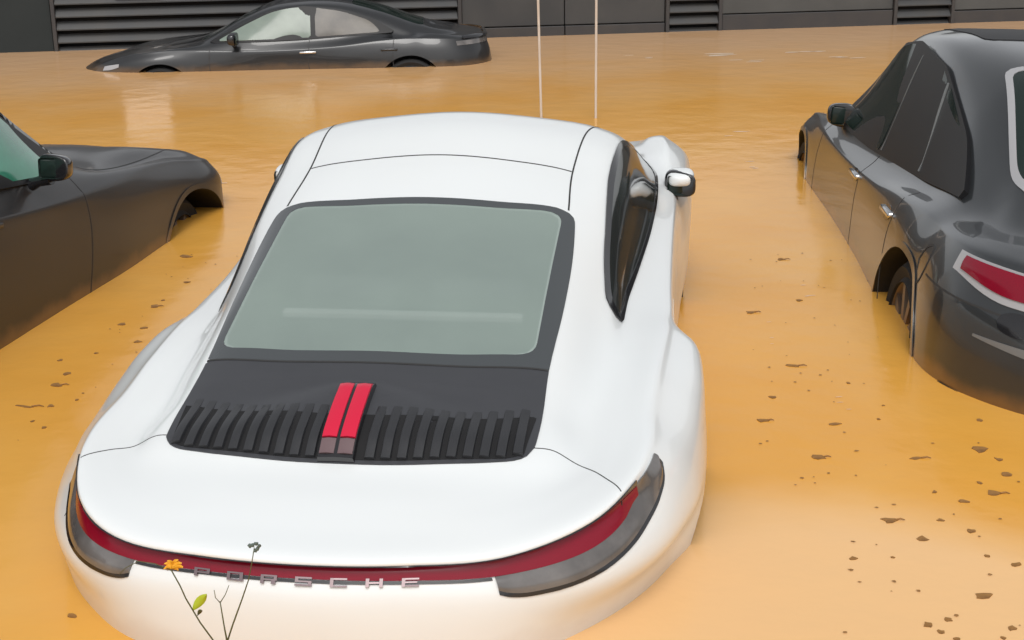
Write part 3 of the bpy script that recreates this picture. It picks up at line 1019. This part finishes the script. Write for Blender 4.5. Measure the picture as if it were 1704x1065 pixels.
# side windows with rubber surround
for sgn in (1, -1):
    f = HL.side(sgn)
    loop = round_poly([(1.435, .925), (1.445, 1.0), (1.68, 1.092), (2.02, 1.195), (2.3, 1.243), (2.52, 1.248), (2.74, 1.178), (3.12, .99), (3.10, .938), (2.5, .906), (2.05, .909), (1.6, .922)],
                      [.05, .05, .1, .2, .1, .12, .1, .05, .05, .2, .2, .05], 5)
    inner = round_poly([(1.475, .94), (1.485, .995), (1.69, 1.076), (2.02, 1.178), (2.3, 1.226), (2.51, 1.230), (2.72, 1.162), (3.08, .985), (3.06, .952), (2.5, .921), (2.05, .924), (1.6, .942)],
                       [.03, .05, .1, .2, .1, .12, .1, .05, .05, .2, .2, .05], 5)
    w = fill('side_window', inner, f, .004, M['side_glass'], hero, rings=8, n=90)
    ring('window_seal', loop, inner, f, .006, M['gloss_black'], hero, n=110, rings=2)
    fill('door_handle', round_poly([(1.80, .775), (2.0, .775), (2.0, .80), (1.80, .80)], .012), f, .001, M['white'], hero, rings=2, n=32)
    make_mirror(hero, (sgn * .79, 3.02, .855), .02 if sgn > 0 else .0, (.135, .11, .125), M['gloss_black'], sgn)
    bm = bmesh.new()
    bmesh.ops.create_uvsphere(bm, u_segments=20, v_segments=12, radius=1.0)
    mx_ = sgn * (.79 + (.02 if sgn > 0 else 0) + .0675)
    for v in bm.verts:
        x, y, z = v.co
        v.co = (mx_ + math.copysign(abs(x)**.6, x) * .060, 3.045 + y * .075, .938 + math.copysign(abs(z)**.7, z) * .034)
    from_bm('mirror_cap', bm, M['white'], hero, True, sharp=60)
    for y in (1.05, 3.62):
        make_wheel(hero, sgn * (.945 if y < 2 else .90), y, .32, (.325 if y < 2 else .30), sgn)
# ------------------------------------------------------------------ the dark cars
def stretch(lines, ym):
    return [[(x, ym(y), z) for x, y, z in l] for l in lines]
def ymap(*knots):
    a = [k[0] for k in knots]; b = [k[1] for k in knots]
    def f(y):
        return float(herm(a, b, np.array([y]))[0]) if len(a) > 2 else y * b[1] / a[1]
    return f

S_YP, S_YQ = .95, 4.15
s0 = [(0, 4.15, .90), (0, 3.85, .955), (0, 3.65, 1.02), (0, 3.2, 1.25), (0, 2.9, 1.37), (0, 2.5, 1.42), (0, 2.0, 1.41), (0, 1.5, 1.325), (0, .95, 1.15)]
s2 = [(0, 4.66, .80), (.35, 4.60, .81), (.55, 4.42, .845), (.60, 4.15, .89), (.66, 3.7, .985), (.61, 3.2, 1.225), (.555, 2.9, 1.335), (.53, 2.5, 1.38), (.53, 2.0, 1.37), (.53, 1.5, 1.28), (.55, .95, 1.11),
      (.50, .56, 1.00), (.3, .46, .985), (0, .43, .98)]
s1 = half(s0, s2, S_YP, S_YQ, [(.24, .63, 1.06), (0, .60, 1.06)], [(0, 4.40, .855), (.22, 4.38, .86)])
s3 = [(0, 4.80, .75), (.42, 4.70, .77), (.66, 4.45, .845), (.74, 4.15, .895), (.755, 3.7, .965), (.71, 3.3, 1.12), (.665, 2.9, 1.28), (.65, 2.5, 1.335), (.65, 2.0, 1.315), (.66, 1.5, 1.205), (.69, 1.15, 1.08), (.69, .95, 1.03),
      (.63, .48, .965), (.37, .32, .96), (0, .28, .955)]
s4 = [(0, 4.88, .70), (.47, 4.78, .73), (.76, 4.45, .86), (.83, 4.15, .905), (.86, 3.7, .94), (.865, 3.2, .955), (.85, 2.5, .965), (.83, 2.0, .975), (.79, 1.5, 1.0), (.78, 1.15, 1.005), (.77, .95, .99),
      (.70, .43, .95), (.42, .21, .945), (0, .15, .94)]
s5 = [(0, 4.94, .65), (.50, 4.84, .68), (.80, 4.47, .845), (.875, 4.15, .90), (.905, 3.7, .905), (.92, 3.2, .88), (.92, 2.5, .88), (.91, 2.0, .90), (.90, 1.5, .945), (.885, 1.15, .955), (.87, .95, .95),
      (.79, .43, .925), (.49, .12, .925), (0, .05, .925)]
s5b = [(0, 4.95, .63), (.505, 4.85, .66), (.815, 4.48, .825), (.89, 4.15, .88), (.92, 3.7, .885), (.93, 3.2, .865), (.93, 2.5, .865), (.922, 2.0, .885), (.915, 1.5, .925), (.90, 1.15, .935), (.885, .95, .93),
       (.80, .42, .905), (.495, .115, .905), (0, .045, .905)]
s6 = [(0, 5.00, .56), (.53, 4.90, .58), (.88, 4.47, .76), (.945, 4.15, .80), (.945, 3.7, .79), (.94, 3.0, .775), (.94, 2.2, .775), (.95, 1.5, .82), (.945, 1.15, .83), (.93, .95, .83),
      (.83, .40, .84), (.52, .10, .835), (0, .035, .835)]
s7 = [(0, 5.04, .46), (.56, 4.93, .47), (.90, 4.47, .62), (.965, 4.15, .66), (.96, 3.7, .65), (.945, 3.0, .62), (.945, 2.2, .62), (.965, 1.5, .66), (.967, 1.15, .67), (.955, .95, .68),
      (.86, .37, .74), (.54, .065, .74), (0, 0, .74)]
s8 = [(0, 5.05, .36), (.57, 4.93, .37), (.905, 4.47, .46), (.967, 4.15, .50), (.962, 3.7, .48), (.945, 3.0, .44), (.945, 2.2, .44), (.965, 1.5, .48), (.967, 1.15, .50), (.958, .95, .52),
      (.87, .36, .56), (.55, .04, .56), (0, -.03, .56)]
s9 = [(0, 5.02, .24), (.55, 4.91, .25), (.885, 4.47, .30), (.945, 4.15, .31), (.94, 3.7, .30), (.93, 3.0, .27), (.93, 2.2, .27), (.95, 1.5, .31), (.95, 1.15, .32), (.94, .95, .34),
      (.86, .38, .38), (.54, .06, .38), (0, -.01, .38)]
s10 = [(0, 4.95, .15), (.50, 4.85, .15), (.80, 4.45, .17), (.86, 4.15, .18), (.86, 3.0, .17), (.86, 1.5, .18), (.85, .95, .19),
       (.76, .44, .22), (.48, .17, .24), (0, .10, .24)]
SEDAN = [s0, s1, s2, s3, s4, s5, s5b, s6, s7, s8, s9, s10]

def dark_car(name, label, lines, Yp_, Yq_, k, loc, rot, paint, axles, wr, wz, scale=1.0, ax_x=.955, ys=1.0):
    root = empty(name, loc, rot, (scale,) * 3)
    tag(root, label, 'car')
    LL = Loft(stretch(lines, k), k(Yp_), k(Yq_), .14, sub=5)
    me = bpy.data.meshes.new('body'); LL.bm.to_mesh(me)
    pm = [paint, M['black_plastic']]
    b = link_mesh('body', me, None, root, True, pm)
    cuts = []
    for y in axles:
        for x0, x1 in ((.62, 1.2), (-1.2, -.62)):
            cuts.append(cylinder_cutter(y, wz, wr + .045, x0, x1, pm, ys=ys))
    boolean_cut(b, cuts)
    b.data.polygons.foreach_set('use_smooth', [True] * len(b.data.polygons))
    b.data.set_sharp_from_angle(angle=math.radians(35))
    for sgn in (1, -1):
        for y in axles:
            make_wheel(root, sgn * ax_x, y, wz, wr, sgn)
            # lip round the arch
            f = LL.side(sgn)
            ri, ro = wr + .045, wr + .075
            an = np.linspace(-.1, math.pi + .1, 31)
            band('arch_lip', [(y + ys * ri * math.cos(t), wz + ri * math.sin(t)) for t in an], [(y + ys * ro * math.cos(t), wz + ro * math.sin(t)) for t in an],
                 f, .006, paint, root, n=48, rows=2, smooth_in=False)
    return root, LL

def rect_loop(pts, r, k):
    return round_poly([(k(p[0]), p[1]) for p in pts], r, 5)

def glasshouse(root, LL, k, panes, surround, sides=(1, -1)):
    """gloss black surround with separate panes of (loop, material, label)"""
    for sgn in sides:
        f = LL.side(sgn)
        fill('window_surround', rect_loop(*surround, k), f, .003, M['window_seal'], root, rings=8, n=90, fit=True)
        for loop, r, m in panes:
            fill('side_window', rect_loop(loop, r, k), f, .009, m, root, rings=6, n=64, fit=True)

def handle(root, LL, y, z, m, sgn, w=.20):
    co, no = LL.side(sgn)((y, z))
    bm = bmesh.new()
    bm_box(bm, co.x - .022, co.x + .022, y - w / 2, y + w / 2, z - .014, z + .014, .010)
    h = from_bm('door_handle', bm, m, root, True, sharp=50)
    # dark cup behind it
    cup = [(y + w * .42 * math.cos(t), z - .004 + .034 * math.sin(t)) for t in np.linspace(0, 2 * math.pi, 25)[:-1]]
    fill('handle_cup', cup, LL.side(sgn), .003, M['gloss_black'], h, rings=2, n=24)

# --- far black saloon in front of the wall, seen from its left side
KF = ymap((-.1, .12), (0, .20), (.95, 1.0), (2.0, 2.0), (4.15, 4.15), (5.05, 5.33), (5.2, 5.5))
FAR = [[(x, y, z - (.05 if (z > 1.0 and y < 2.2) else 0) * min(1, (2.2 - y) / .8 if y < 2.2 else 0)) for x, y, z in l] for l in SEDAN]
far, FL = dark_car('saloon_car', 'black saloon with pale front window, half sunk before the louvred wall', FAR, S_YP, S_YQ, KF,
                   (-1.20, 13.02, -.545), (math.radians(-.9), 0, math.radians(100.8)), M['black_paint'], (1.18, 4.13), .355, .36, .905)
sur = ([(1.30, 1.02), (1.55, 1.16), (1.95, 1.295), (2.45, 1.352), (2.88, 1.305), (3.25, 1.15), (3.62, .985), (3.55, .965), (2.5, .975), (1.6, 1.005)], .06)
front_p = ([(2.36, .995), (2.36, 1.335), (2.62, 1.33), (2.87, 1.285), (3.22, 1.14), (3.52, .985)], [.03, .03, .1, .1, .1, .03])
rear_p = ([(1.50, 1.025), (1.62, 1.155), (1.97, 1.275), (2.30, 1.325), (2.30, .998), (1.7, 1.018)], [.04, .1, .1, .03, .03, .05])
glasshouse(far, FL, KF, [(front_p[0], front_p[1], M['pale_glass']), (rear_p[0], rear_p[1], M['taupe_glass'])], sur)
fill('windscreen', round_poly([(-.56, 3.66), (-.48, 2.98), (.48, 2.98), (.56, 3.66)], .06), FL.top, .004, M['dark_glass'], far, rings=8, n=80)
fill('rear_window', round_poly([(-.46, 1.85), (-.52, 1.0), (.52, 1.0), (.46, 1.85)], .08), FL.top, .004, M['dark_glass'], far, rings=8, n=80)
for sgn in (1, -1):
    make_mirror(far, (sgn * .90, 3.22, .965), .04, (.19, .14, .17), M['gloss_black'], sgn)
    for y in (2.38, 1.42):
        handle(far, FL, y, .835, M['chrome'] if y > 2 else M['black_paint'], sgn)
    f = FL.side(sgn)
    for y in (3.52, 2.36, 1.36):
        ribbon('door_gap', [(y, .97), (y + .02, .7), (y - .04, .35)], f, .008, .001, M['seam'], far)
    band('headlight', [(sgn * a, z) for a, z in ((50, .735), (56, .752), (62, .765))], [(sgn * a, z) for a, z in ((50, .69), (56, .70), (62, .73))], FL.front, .006, M['clear_lens'], far, n=24, rows=3)
band('light_bar', [(a, .895) for a in (-66, -30, 0, 30, 66)], [(a, .845) for a in (-66, -30, 0, 30, 66)], FL.rear, .006, M['smoke_lens'], far, n=60, rows=3)
band('lip_spoiler', [(a, .935) for a in (-60, -30, 0, 30, 60)], [(a, .912) for a in (-60, -30, 0, 30, 60)], FL.rear, .02, M['gloss_black'], far, n=60, rows=3)

# --- left car: dark taupe, cut by the frame, seen from its right side
KL = ymap((-.2, -.3), (0, 0), (2.5, 2.95), (3.05, 3.50), (3.65, 4.02), (4.13, 5.32), (5.05, 6.35), (5.3, 6.6))
LEFT = [[(x, y, z + .07 * sstep(1.02, 1.3, z) + .075 * sstep(3.5, 3.95, y) * sstep(4.95, 4.35, y) * sstep(.80, .62, x)) for x, y, z in l] for l in SEDAN]
lef, LLf = dark_car('saloon_car', 'dark taupe saloon with green side window, its front wheel arch half under water', LEFT, S_YP, S_YQ, KL,
                    (-2.97, -.64, -.035), (math.radians(-5.5), 0, math.radians(-1.0)), M['brown_paint'], (KL(1.18), 5.28), .38, .315, ys=1.2, ax_x=.86)
up7 = lambda pts: [(y, z + .07 * sstep(1.02, 1.3, z)) for y, z in pts]
glasshouse(lef, LLf, KL, [(up7(front_p[0]), front_p[1], M['green_glass']), (up7(rear_p[0]), rear_p[1], M['green_glass'])], (up7(sur[0]), sur[1]))
for sgn in (1, -1):
    ribbon('roof_pillar', [(KL(y), z + .085) for y, z in ((2.0, 1.30), (2.45, 1.352), (2.88, 1.30))] + [(KL(3.25), 1.20), (KL(3.62), 1.005)], LLf.side(sgn), .05, .022, M['gloss_black'], lef)
fill('windscreen', round_poly([(-.56, KL(3.66)), (-.48, KL(2.98)), (.48, KL(2.98)), (.56, KL(3.66))], .06), LLf.top, .004, M['dark_glass'], lef, rings=8, n=80)
for sgn in (1, -1):
    make_mirror(lef, (sgn * .895, 3.40, .985), .03, (.16, .14, .135), M['gloss_black'], sgn)
    f = LLf.side(sgn)
    for y in (3.52, 2.36):
        ribbon('door_gap', [(KL(y), .97), (KL(y + .02), .7), (KL(y - .04), .35)], f, .008, .001, M['seam'], lef)
    handle(lef, LLf, KL(2.45), .84, M['brown_paint'], sgn)
    ribbon('bonnet_gap', [(sgn * .70, KL(3.75)), (sgn * .69, KL(4.1)), (sgn * .60, KL(4.45)), (sgn * .42, KL(4.68))], LLf.top, .007, .001, M['seam'], lef)
    band('headlight', [(sgn * a, z) for a, z in ((38, .72), (50, .76), (62, .79))], [(sgn * a, z) for a, z in ((38, .65), (50, .68), (62, .71))], LLf.front, .006, M['clear_lens'], lef, n=24, rows=3)

# --- right car: dark grey fastback seen from behind and its left
KR = ymap((-.1, -.1), (0, 0), (1.18, 1.30), (2.6, 3.0), (4.13, 4.9), (5.05, 6.0), (5.3, 6.3))
RIGHT = [[(x, y, z + .245 * sstep(.98, 1.38, z) + (.03 if .9 < z < 1.0 and y < .6 else 0)) for x, y, z in l] for l in SEDAN]
fas, RL = dark_car('fastback_car', 'dark grey fastback with white-rimmed red tail lamp, cut by the right edge', RIGHT, S_YP, S_YQ, KR,
                   (2.80, 1.75, -.505), (math.radians(-1.3), math.radians(5.0), math.radians(2.7)), M['grey_paint'], (KR(1.18), KR(4.13)), .37, .36, ys=1.15, ax_x=.93)
sur_r = ([(1.08, 1.040), (1.4, 1.259), (1.95, 1.505), (2.45, 1.575), (2.88, 1.520), (3.25, 1.240), (3.62, 0.985), (3.55, 0.965), (2.5, 0.975), (1.6, 1.005)], .06)
pr = [([(2.36, 0.995), (2.36, 1.550), (2.62, 1.540), (2.87, 1.490), (3.22, 1.227), (3.52, 0.985)], [.03, .03, .1, .1, .1, .03], M['dark_glass']),
      ([(1.74, 1.015), (1.86, 1.438), (1.97, 1.485), (2.3, 1.540), (2.3, 0.998), (1.9, 1.012)], [.03, .03, .05, .03, .03, .05], M['dark_glass']),
      ([(1.15, 1.050), (1.43, 1.240), (1.81, 1.425), (1.68, 1.018)], [.03, .06, .03, .03], M['dark_glass'])]
glasshouse(fas, RL, KR, pr, sur_r)
for sgn in (1, -1):
    f = RL.side(sgn)
    for pa in (((1.71, 1.02), (1.835, 1.43)), ((2.33, 1.0), (2.33, 1.55))):
        ribbon('pillar_trim', [(KR(p[0]), p[1]) for p in pa], f, .007, .022, M['pillar_trim'], fas, n=12, smooth_in=False)
    for y in (2.46, 1.62):
        handle(fas, RL, KR(y), .845, M['chrome'], sgn, .22)
    for y in (3.52, 2.36, 1.50):
        ribbon('door_gap', [(KR(y), .97), (KR(y + .02), .7), (KR(y - .04), .35)], f, .007, .001, M['seam'], fas)
    make_mirror(fas, (sgn * .80, KR(3.32), .965), .0, (.16, .16, .16), M['gloss_black'], sgn)
    # tail lamp: pale rim, red lens over it
    aa = np.linspace(12, 66, 25)
    up = [(sgn * a, .930 + .004 * sstep(12, 60, a)) for a in aa]
    lo = [(sgn * a, .808 + .055 * sstep(46, 67, a)) for a in aa]
    lamp = band('tail_lamp', up, lo, RL.rear, .006, M['clear_lens'], fas, n=50, rows=6, smooth_in=False, paired=True)
    a2 = np.linspace(12, 62.5, 21)
    band('red_lens', [(sgn * a, .924) for a in a2], [(sgn * a, .834 + .040 * sstep(46, 64, a)) for a in a2], RL.rear, .011, M['red_lens'], lamp, n=50, rows=6, smooth_in=False, bulge=.004, paired=True)
    ribbon('bumper_gap', [(sgn * a, .775 - .03 * sstep(50, 20, a)) for a in np.linspace(5, 80, 20)], RL.rear, .008, .001, M['seam'], fas, smooth_in=False)
for sgn in (1, -1):
    fill('bumper_reflector', [(sgn * (43 + 4.5 * math.cos(t)), .755 + .042 * math.sin(t)) for t in np.linspace(0, 2 * math.pi, 25)[:-1]], RL.rear, .004, M['gloss_black'], fas, rings=2, n=24)
band('bumper_sheen', [(a, .69 - .01 * abs(a) / 50) for a in (-52, -30, 0, 30, 52)], [(a, .625 + .045 * (abs(a) / 52)**2) for a in (-52, -30, 0, 30, 52)], RL.rear, .004, M['sheen_grey'], fas, n=60, rows=3)  # pale reflection on the bumper, put into the colour of a band
fl = [(KR(y), z) for y, z in ((.97, .80), (.93, .86), (.86, .875), (.84, .81), (.87, .73), (.93, .71))]
ribbon('shoulder_reflection', fl + [fl[0]], RL.side(-1), .012, .002, M['seam'], fas, n=60)  # dark outline drawn in place of a reflection on the rear shoulder
hatch = round_poly([(-.52, KR(1.62)), (-.61, KR(.98)), (-.55, KR(.80)), (.55, KR(.80)), (.61, KR(.98)), (.52, KR(1.62))], [.06, .1, .05, .05, .1, .06])
pane = round_poly([(-.495, KR(1.585)), (-.585, KR(.99)), (-.525, KR(.83)), (.525, KR(.83)), (.585, KR(.99)), (.495, KR(1.585))], [.06, .1, .05, .05, .1, .06])
ring('window_trim', hatch, pane, RL.top, .006, M['clear_lens'], fas, n=120, rings=3)
fill('rear_window', pane, RL.top, .004, M['dark_glass'], fas, rings=8, n=90)
fill('roof_glass', round_poly([(-.49, KR(2.05)), (-.50, KR(2.85)), (.50, KR(2.85)), (.49, KR(2.05))], .08), RL.top, .004, M['black_plastic'], fas, rings=8, n=80)
fill('windscreen', round_poly([(-.56, KR(3.62)), (-.50, KR(2.98)), (.50, KR(2.98)), (.56, KR(3.62))], .06), RL.top, .004, M['dark_glass'], fas, rings=8, n=80)
band('bumper_insert', [(a, .44) for a in (-60, -30, 0, 30, 60)], [(a, .30) for a in (-60, -30, 0, 30, 60)], RL.rear, .006, M['black_plastic'], fas, n=60, rows=3)
# ------------------------------------------------------------------ floating leaf scraps
SCRAPS = [(1.547, 0.921, 0.062, 0.052), (1.63, 0.801, 0.043, 0.051), (1.739, 0.459, 0.075, 0.042), (1.566, 0.284, 0.035, 0.042), (1.621, 0.315, 0.029, 0.033), (1.592, 0.249, 0.025, 0.026), (1.626, 0.216, 0.028, 0.022), (1.778, 0.287, 0.028, 0.033), (1.746, 0.234, 0.019, 0.022), (1.863, 0.657, 0.051, 0.039), (1.796, 0.703, 0.021, 0.025), (1.78, 0.869, 0.032, 0.039), (1.525, 0.669, 0.016, 0.019), (1.717, 1.148, 0.023, 0.028), (1.797, 1.082, 0.045, 0.033), (1.924, 1.525, 0.074, 0.078), (1.971, 1.439, 0.032, 0.039), (1.901, 1.152, 0.065, 0.058), (1.87, 1.234, 0.023, 0.028), (1.972, 1.312, 0.043, 0.046), (1.373, 1.403, 0.057, 0.053), (1.699, 1.424, 0.065, 0.027), (1.458, 1.719, 0.06, 0.03), (1.25, 1.981, 0.036, 0.044), (1.203, 1.731, 0.052, 0.048), (1.35, 2.354, 0.073, 0.045), (1.549, 2.164, 0.023, 0.028), (1.652, 1.927, 0.018, 0.021), (1.617, 1.782, 0.017, 0.021), (1.975, 1.803, 0.03, 0.036), (1.7, 0.936, 0.029, 0.026), (-1.725, 3.873, 0.102, 0.079), (-1.543, 3.377, 0.048, 0.057), (-1.552, 2.957, 0.056, 0.068), (-1.594, 2.669, 0.049, 0.058), (-1.476, 2.625, 0.043, 0.051), (-1.428, 2.429, 0.042, 0.05), (-1.548, 2.263, 0.03, 0.036), (-1.559, 2.001, 0.044, 0.052), (-1.542, 1.866, 0.066, 0.052), (-1.391, 1.709, 0.021, 0.025), (-1.462, 1.637, 0.036, 0.041), (-1.558, 1.622, 0.096, 0.027), (-1.461, 1.48, 0.022, 0.027), (-1.391, 1.42, 0.026, 0.031), (-1.658, 2.159, 0.03, 0.036), (-1.548, 3.057, 0.029, 0.034), (1.397, 4.049, 0.062, 0.062), (1.438, 3.301, 0.039, 0.047), (1.209, 3.089, 0.06, 0.047), (-0.704, 0.1, 0.042, 0.031), (1.411, 0.65, 0.045, 0.027)]
GRP = 'brown leaf scraps floating on the flood water'
def scrap(x, y, l, w, label):
    n = 9
    a0 = RNG.uniform(-.5, .5)
    vs = []
    top = []
    for k in range(n):
        t = 2 * math.pi * k / n
        r = RNG.uniform(.55, 1.1)
        px, py = .5 * l * r * math.cos(t), .5 * w * r * math.sin(t) * (1 - .35 * math.cos(t))
        ca, sa = math.cos(a0), math.sin(a0)
        top.append((px * ca - py * sa, px * sa + py * ca))
    for z0, s in ((-.004, 1.0), (.0015, 1.0)):
        for k, (px, py) in enumerate(top):
            vs.append((px * s, py * s, z0 + (RNG.uniform(0, .002) if z0 > 0 else 0)))
    vs.append((0, 0, .003 + RNG.uniform(0, .002)))
    fs = [tuple(range(n))[::-1]]
    for k in range(n):
        k2 = (k + 1) % n
        fs.append((k, k2, n + k2, n + k)); fs.append((n + k, n + k2, 2 * n))
    o = mk('leaf_scrap', vs, fs, M['debris'], None, False)
    o.location = (x, y, 0)
    tag(o, label, 'leaf', GRP)
    # a thin stalk sticks out of the bigger scraps
    if l > .045 and RNG.uniform() < .6:
        v2, f2 = tube([(.3 * l, 0, .004), (.62 * l, .1 * l, .006), (.85 * l, .05 * l, .003)], [.003, .0025, .0015], 5)
        mk('stalk', v2, f2, M['debris'], o, False)
    return o
SPECIAL = {0: 'pointed brown leaf scrap on the pale water off the white car right rear corner',
           1: 'curled brown leaf scrap lying just beyond the pointed one on the pale water',
           2: 'longest dark brown leaf scrap, nearest the lower right corner of the photo',
           15: 'ragged brown leaf clump floating below the grey fastback rear bumper',
           20: 'lone round brown leaf scrap midway between the white car and grey fastback',
           31: 'brown twig-like leaf scrap close under the taupe saloon front wheel arch',
           42: 'long thin brown straw on the water left of the white car rear wing'}
for i, (x, y, l, w) in enumerate(SCRAPS):
    if i in SPECIAL: lb = SPECIAL[i]
    elif x < 0: lb = 'small brown leaf scrap drifting between the taupe saloon and white car'
    elif y > 1.9: lb = 'small brown leaf scrap drifting between the white car and grey fastback'
    else: lb = 'small brown leaf scrap among those drifting behind the grey fastback'
    scrap(x, y, l * .88, w * .8, lb)

# specks too small to count
bm = bmesh.new()
def speck(x, y, s):
    v = [bm.verts.new((x + s * math.cos(t) * RNG.uniform(.5, 1.3), y + .7 * s * math.sin(t) * RNG.uniform(.5, 1.3), .003)) for t in np.linspace(0, 2 * math.pi, 6)[:-1]]
    c = bm.verts.new((x, y, .005))
    for k in range(5):
        bm.faces.new((v[k], v[(k + 1) % 5], c))
for _ in range(50):
    y = RNG.uniform(.0, 4.2); speck(1.05 + RNG.uniform(.1, .75) + (.25 if y < 1.4 else 0) * RNG.uniform(0, 1), y, RNG.uniform(.003, .008))
for _ in range(30):
    y = RNG.uniform(1.2, 4.0); speck(-1.32 - .02 * y + RNG.uniform(-.33, .22) * 1.0, y, RNG.uniform(.003, .007))
for _ in range(18):
    speck(RNG.uniform(1.3, 2.0), RNG.uniform(.2, 1.6), RNG.uniform(.003, .009))
sp = from_bm('floating_specks', bm, M['debris'], None, False)
tag(sp, 'tiny brown plant specks scattered over the muddy water', kind='stuff')

# thin pale foam flecks near the wall and between the cars
bm = bmesh.new()
def fleck(x, y, l, w, a):
    vs = []
    for t in np.linspace(0, 2 * math.pi, 9)[:-1]:
        px, py = .5 * l * math.cos(t) * RNG.uniform(.6, 1.2), .5 * w * math.sin(t) * RNG.uniform(.6, 1.2)
        vs.append(bm.verts.new((x + px * math.cos(a) - py * math.sin(a), y + px * math.sin(a) + py * math.cos(a), .003)))
    bm.faces.new(vs)
for x, y, l in ((.95, 13.2, .45), (2.1, 13.4, .4), (1.5, 12.6, .25), (2.7, 12.9, .3), (.3, 12.9, .2), (1.25, 7.9, .12), (1.35, 6.6, .10), (-2.2, 5.6, .1), (1.5, 2.05, .035), (1.28, 2.75, .03), (1.46, 3.5, .05)):
    for _ in range(3):
        fleck(x + RNG.uniform(-.4, .4) * l * 2, y + RNG.uniform(-.2, .2), l * RNG.uniform(.4, 1), l * .12, .25 + RNG.uniform(-.1, .1))
fo = from_bm('foam_flecks', bm, M['foam'], None, False)
tag(fo, 'thin pale foam flecks on the far muddy water', kind='stuff')

# ------------------------------------------------------------------ the weed in the foreground
weed = empty('flowering_weed', (.279, -1.41, 0), (0, 0, .124))
tag(weed, 'thin flowering weed with a yellow bloom and bright leaf before the white tail', 'plant')
def pt(u, v, d=0.0):            # metres right of / above the fork, in the plant's own frame
    return (u, d, .85 + v)
def stem(name, pts, r0, r1, parent=weed, m='stem'):
    n = len(pts)
    vs, fs = tube(pts, [r0 + (r1 - r0) * i / (n - 1) for i in range(n)], 6)
    return mk(name, vs, fs, M[m], parent, True)
stem('stem', [pt(-.01, -.9), pt(.004, -.5, .01), pt(-.002, -.2, .005), pt(.002, 0), pt(.0, .02), pt(-.004, .058, .004)], .0019, .0009)
stem('stem', [pt(.002, -.03), pt(-.012, -.01), pt(-.031, .033, -.01), pt(-.047, .073, -.014), pt(-.053, .094, -.016), pt(-.0635, .119, -.016)], .0013, .0009)
stem('stem', [pt(.002, -.005), pt(.010, .018, .01), pt(.025, .056, .018), pt(.035, .083, .02), pt(.041, .108, .02), pt(.046, .132, .022)], .0013, .0007)
stem('twig', [pt(-.004, .056, .004), pt(-.009, .066, 0), pt(-.010, .078, 0)], .0007, .0005)
stem('twig', [pt(-.004, .056, .004), pt(.003, .066, .008), pt(.009, .080, .010)], .0007, .0005)
stem('twig', [pt(-.0635, .118, -.016), pt(-.085, .128, -.016), pt(-.108, .131, -.014), pt(-.127, .120, -.012), pt(-.137, .110, -.012)], .0007, .0005)
# leaf
def leaf(parent, base, tip, w, m, name):
    b, t = Vector(base), Vector(tip)
    ax = t - b; up = ax.cross(Vector((0, 1, 0))).normalized()
    vs, fs = [], []
    n = 7
    for i in range(n):
        k = i / (n - 1)
        hw = w * math.sin(math.pi * min(1, k * .96 + .04))**.8
        c = b + ax * k + Vector((0, .004 * math.sin(k * 3), 0))
        vs += [c + up * hw + Vector((0, .004, 0)), c, c - up * hw + Vector((0, .004, 0))]
    for i in range(n - 1):
        for j in range(2):
            a = i * 3 + j
            fs.append((a, a + 1, a + 4, a + 3))
    return mk(name, vs, fs, M[m], parent, True)
leaf(weed, pt(-.040, .052, -.012), pt(-.018, .078, -.015), .0065, 'leaf', 'leaf')
leaf(weed, pt(-.034, .044, -.012), pt(-.026, .056, -.020), .003, 'stem', 'leaf')
# yellow bloom: a tuft of small petals
for k in range(11):
    a = 2 * math.pi * k / 11
    c = pt(-.0635, .120, -.016)
    leaf(weed, c, (c[0] + .014 * math.cos(a) + .004, c[1] + RNG.uniform(-.008, .004), c[2] + .008 * math.sin(a) + .004), .0038, 'petal', 'petal')
# grey seed heads
for (u, v) in ((.044, .136), (.049, .138), (.053, .135), (.050, .130), (.040, .135), (.047, .127)):
    c = Vector(pt(u, v, .022))
    bm = bmesh.new()
    bmesh.ops.create_icosphere(bm, subdivisions=1, radius=.0032)
    for vv in bm.verts:
        vv.co = c + Vector((vv.co.x * RNG.uniform(.7, 1.5), vv.co.y, vv.co.z * RNG.uniform(.6, 1.4)))
    from_bm('seed_head', bm, M['seed'], weed, False)
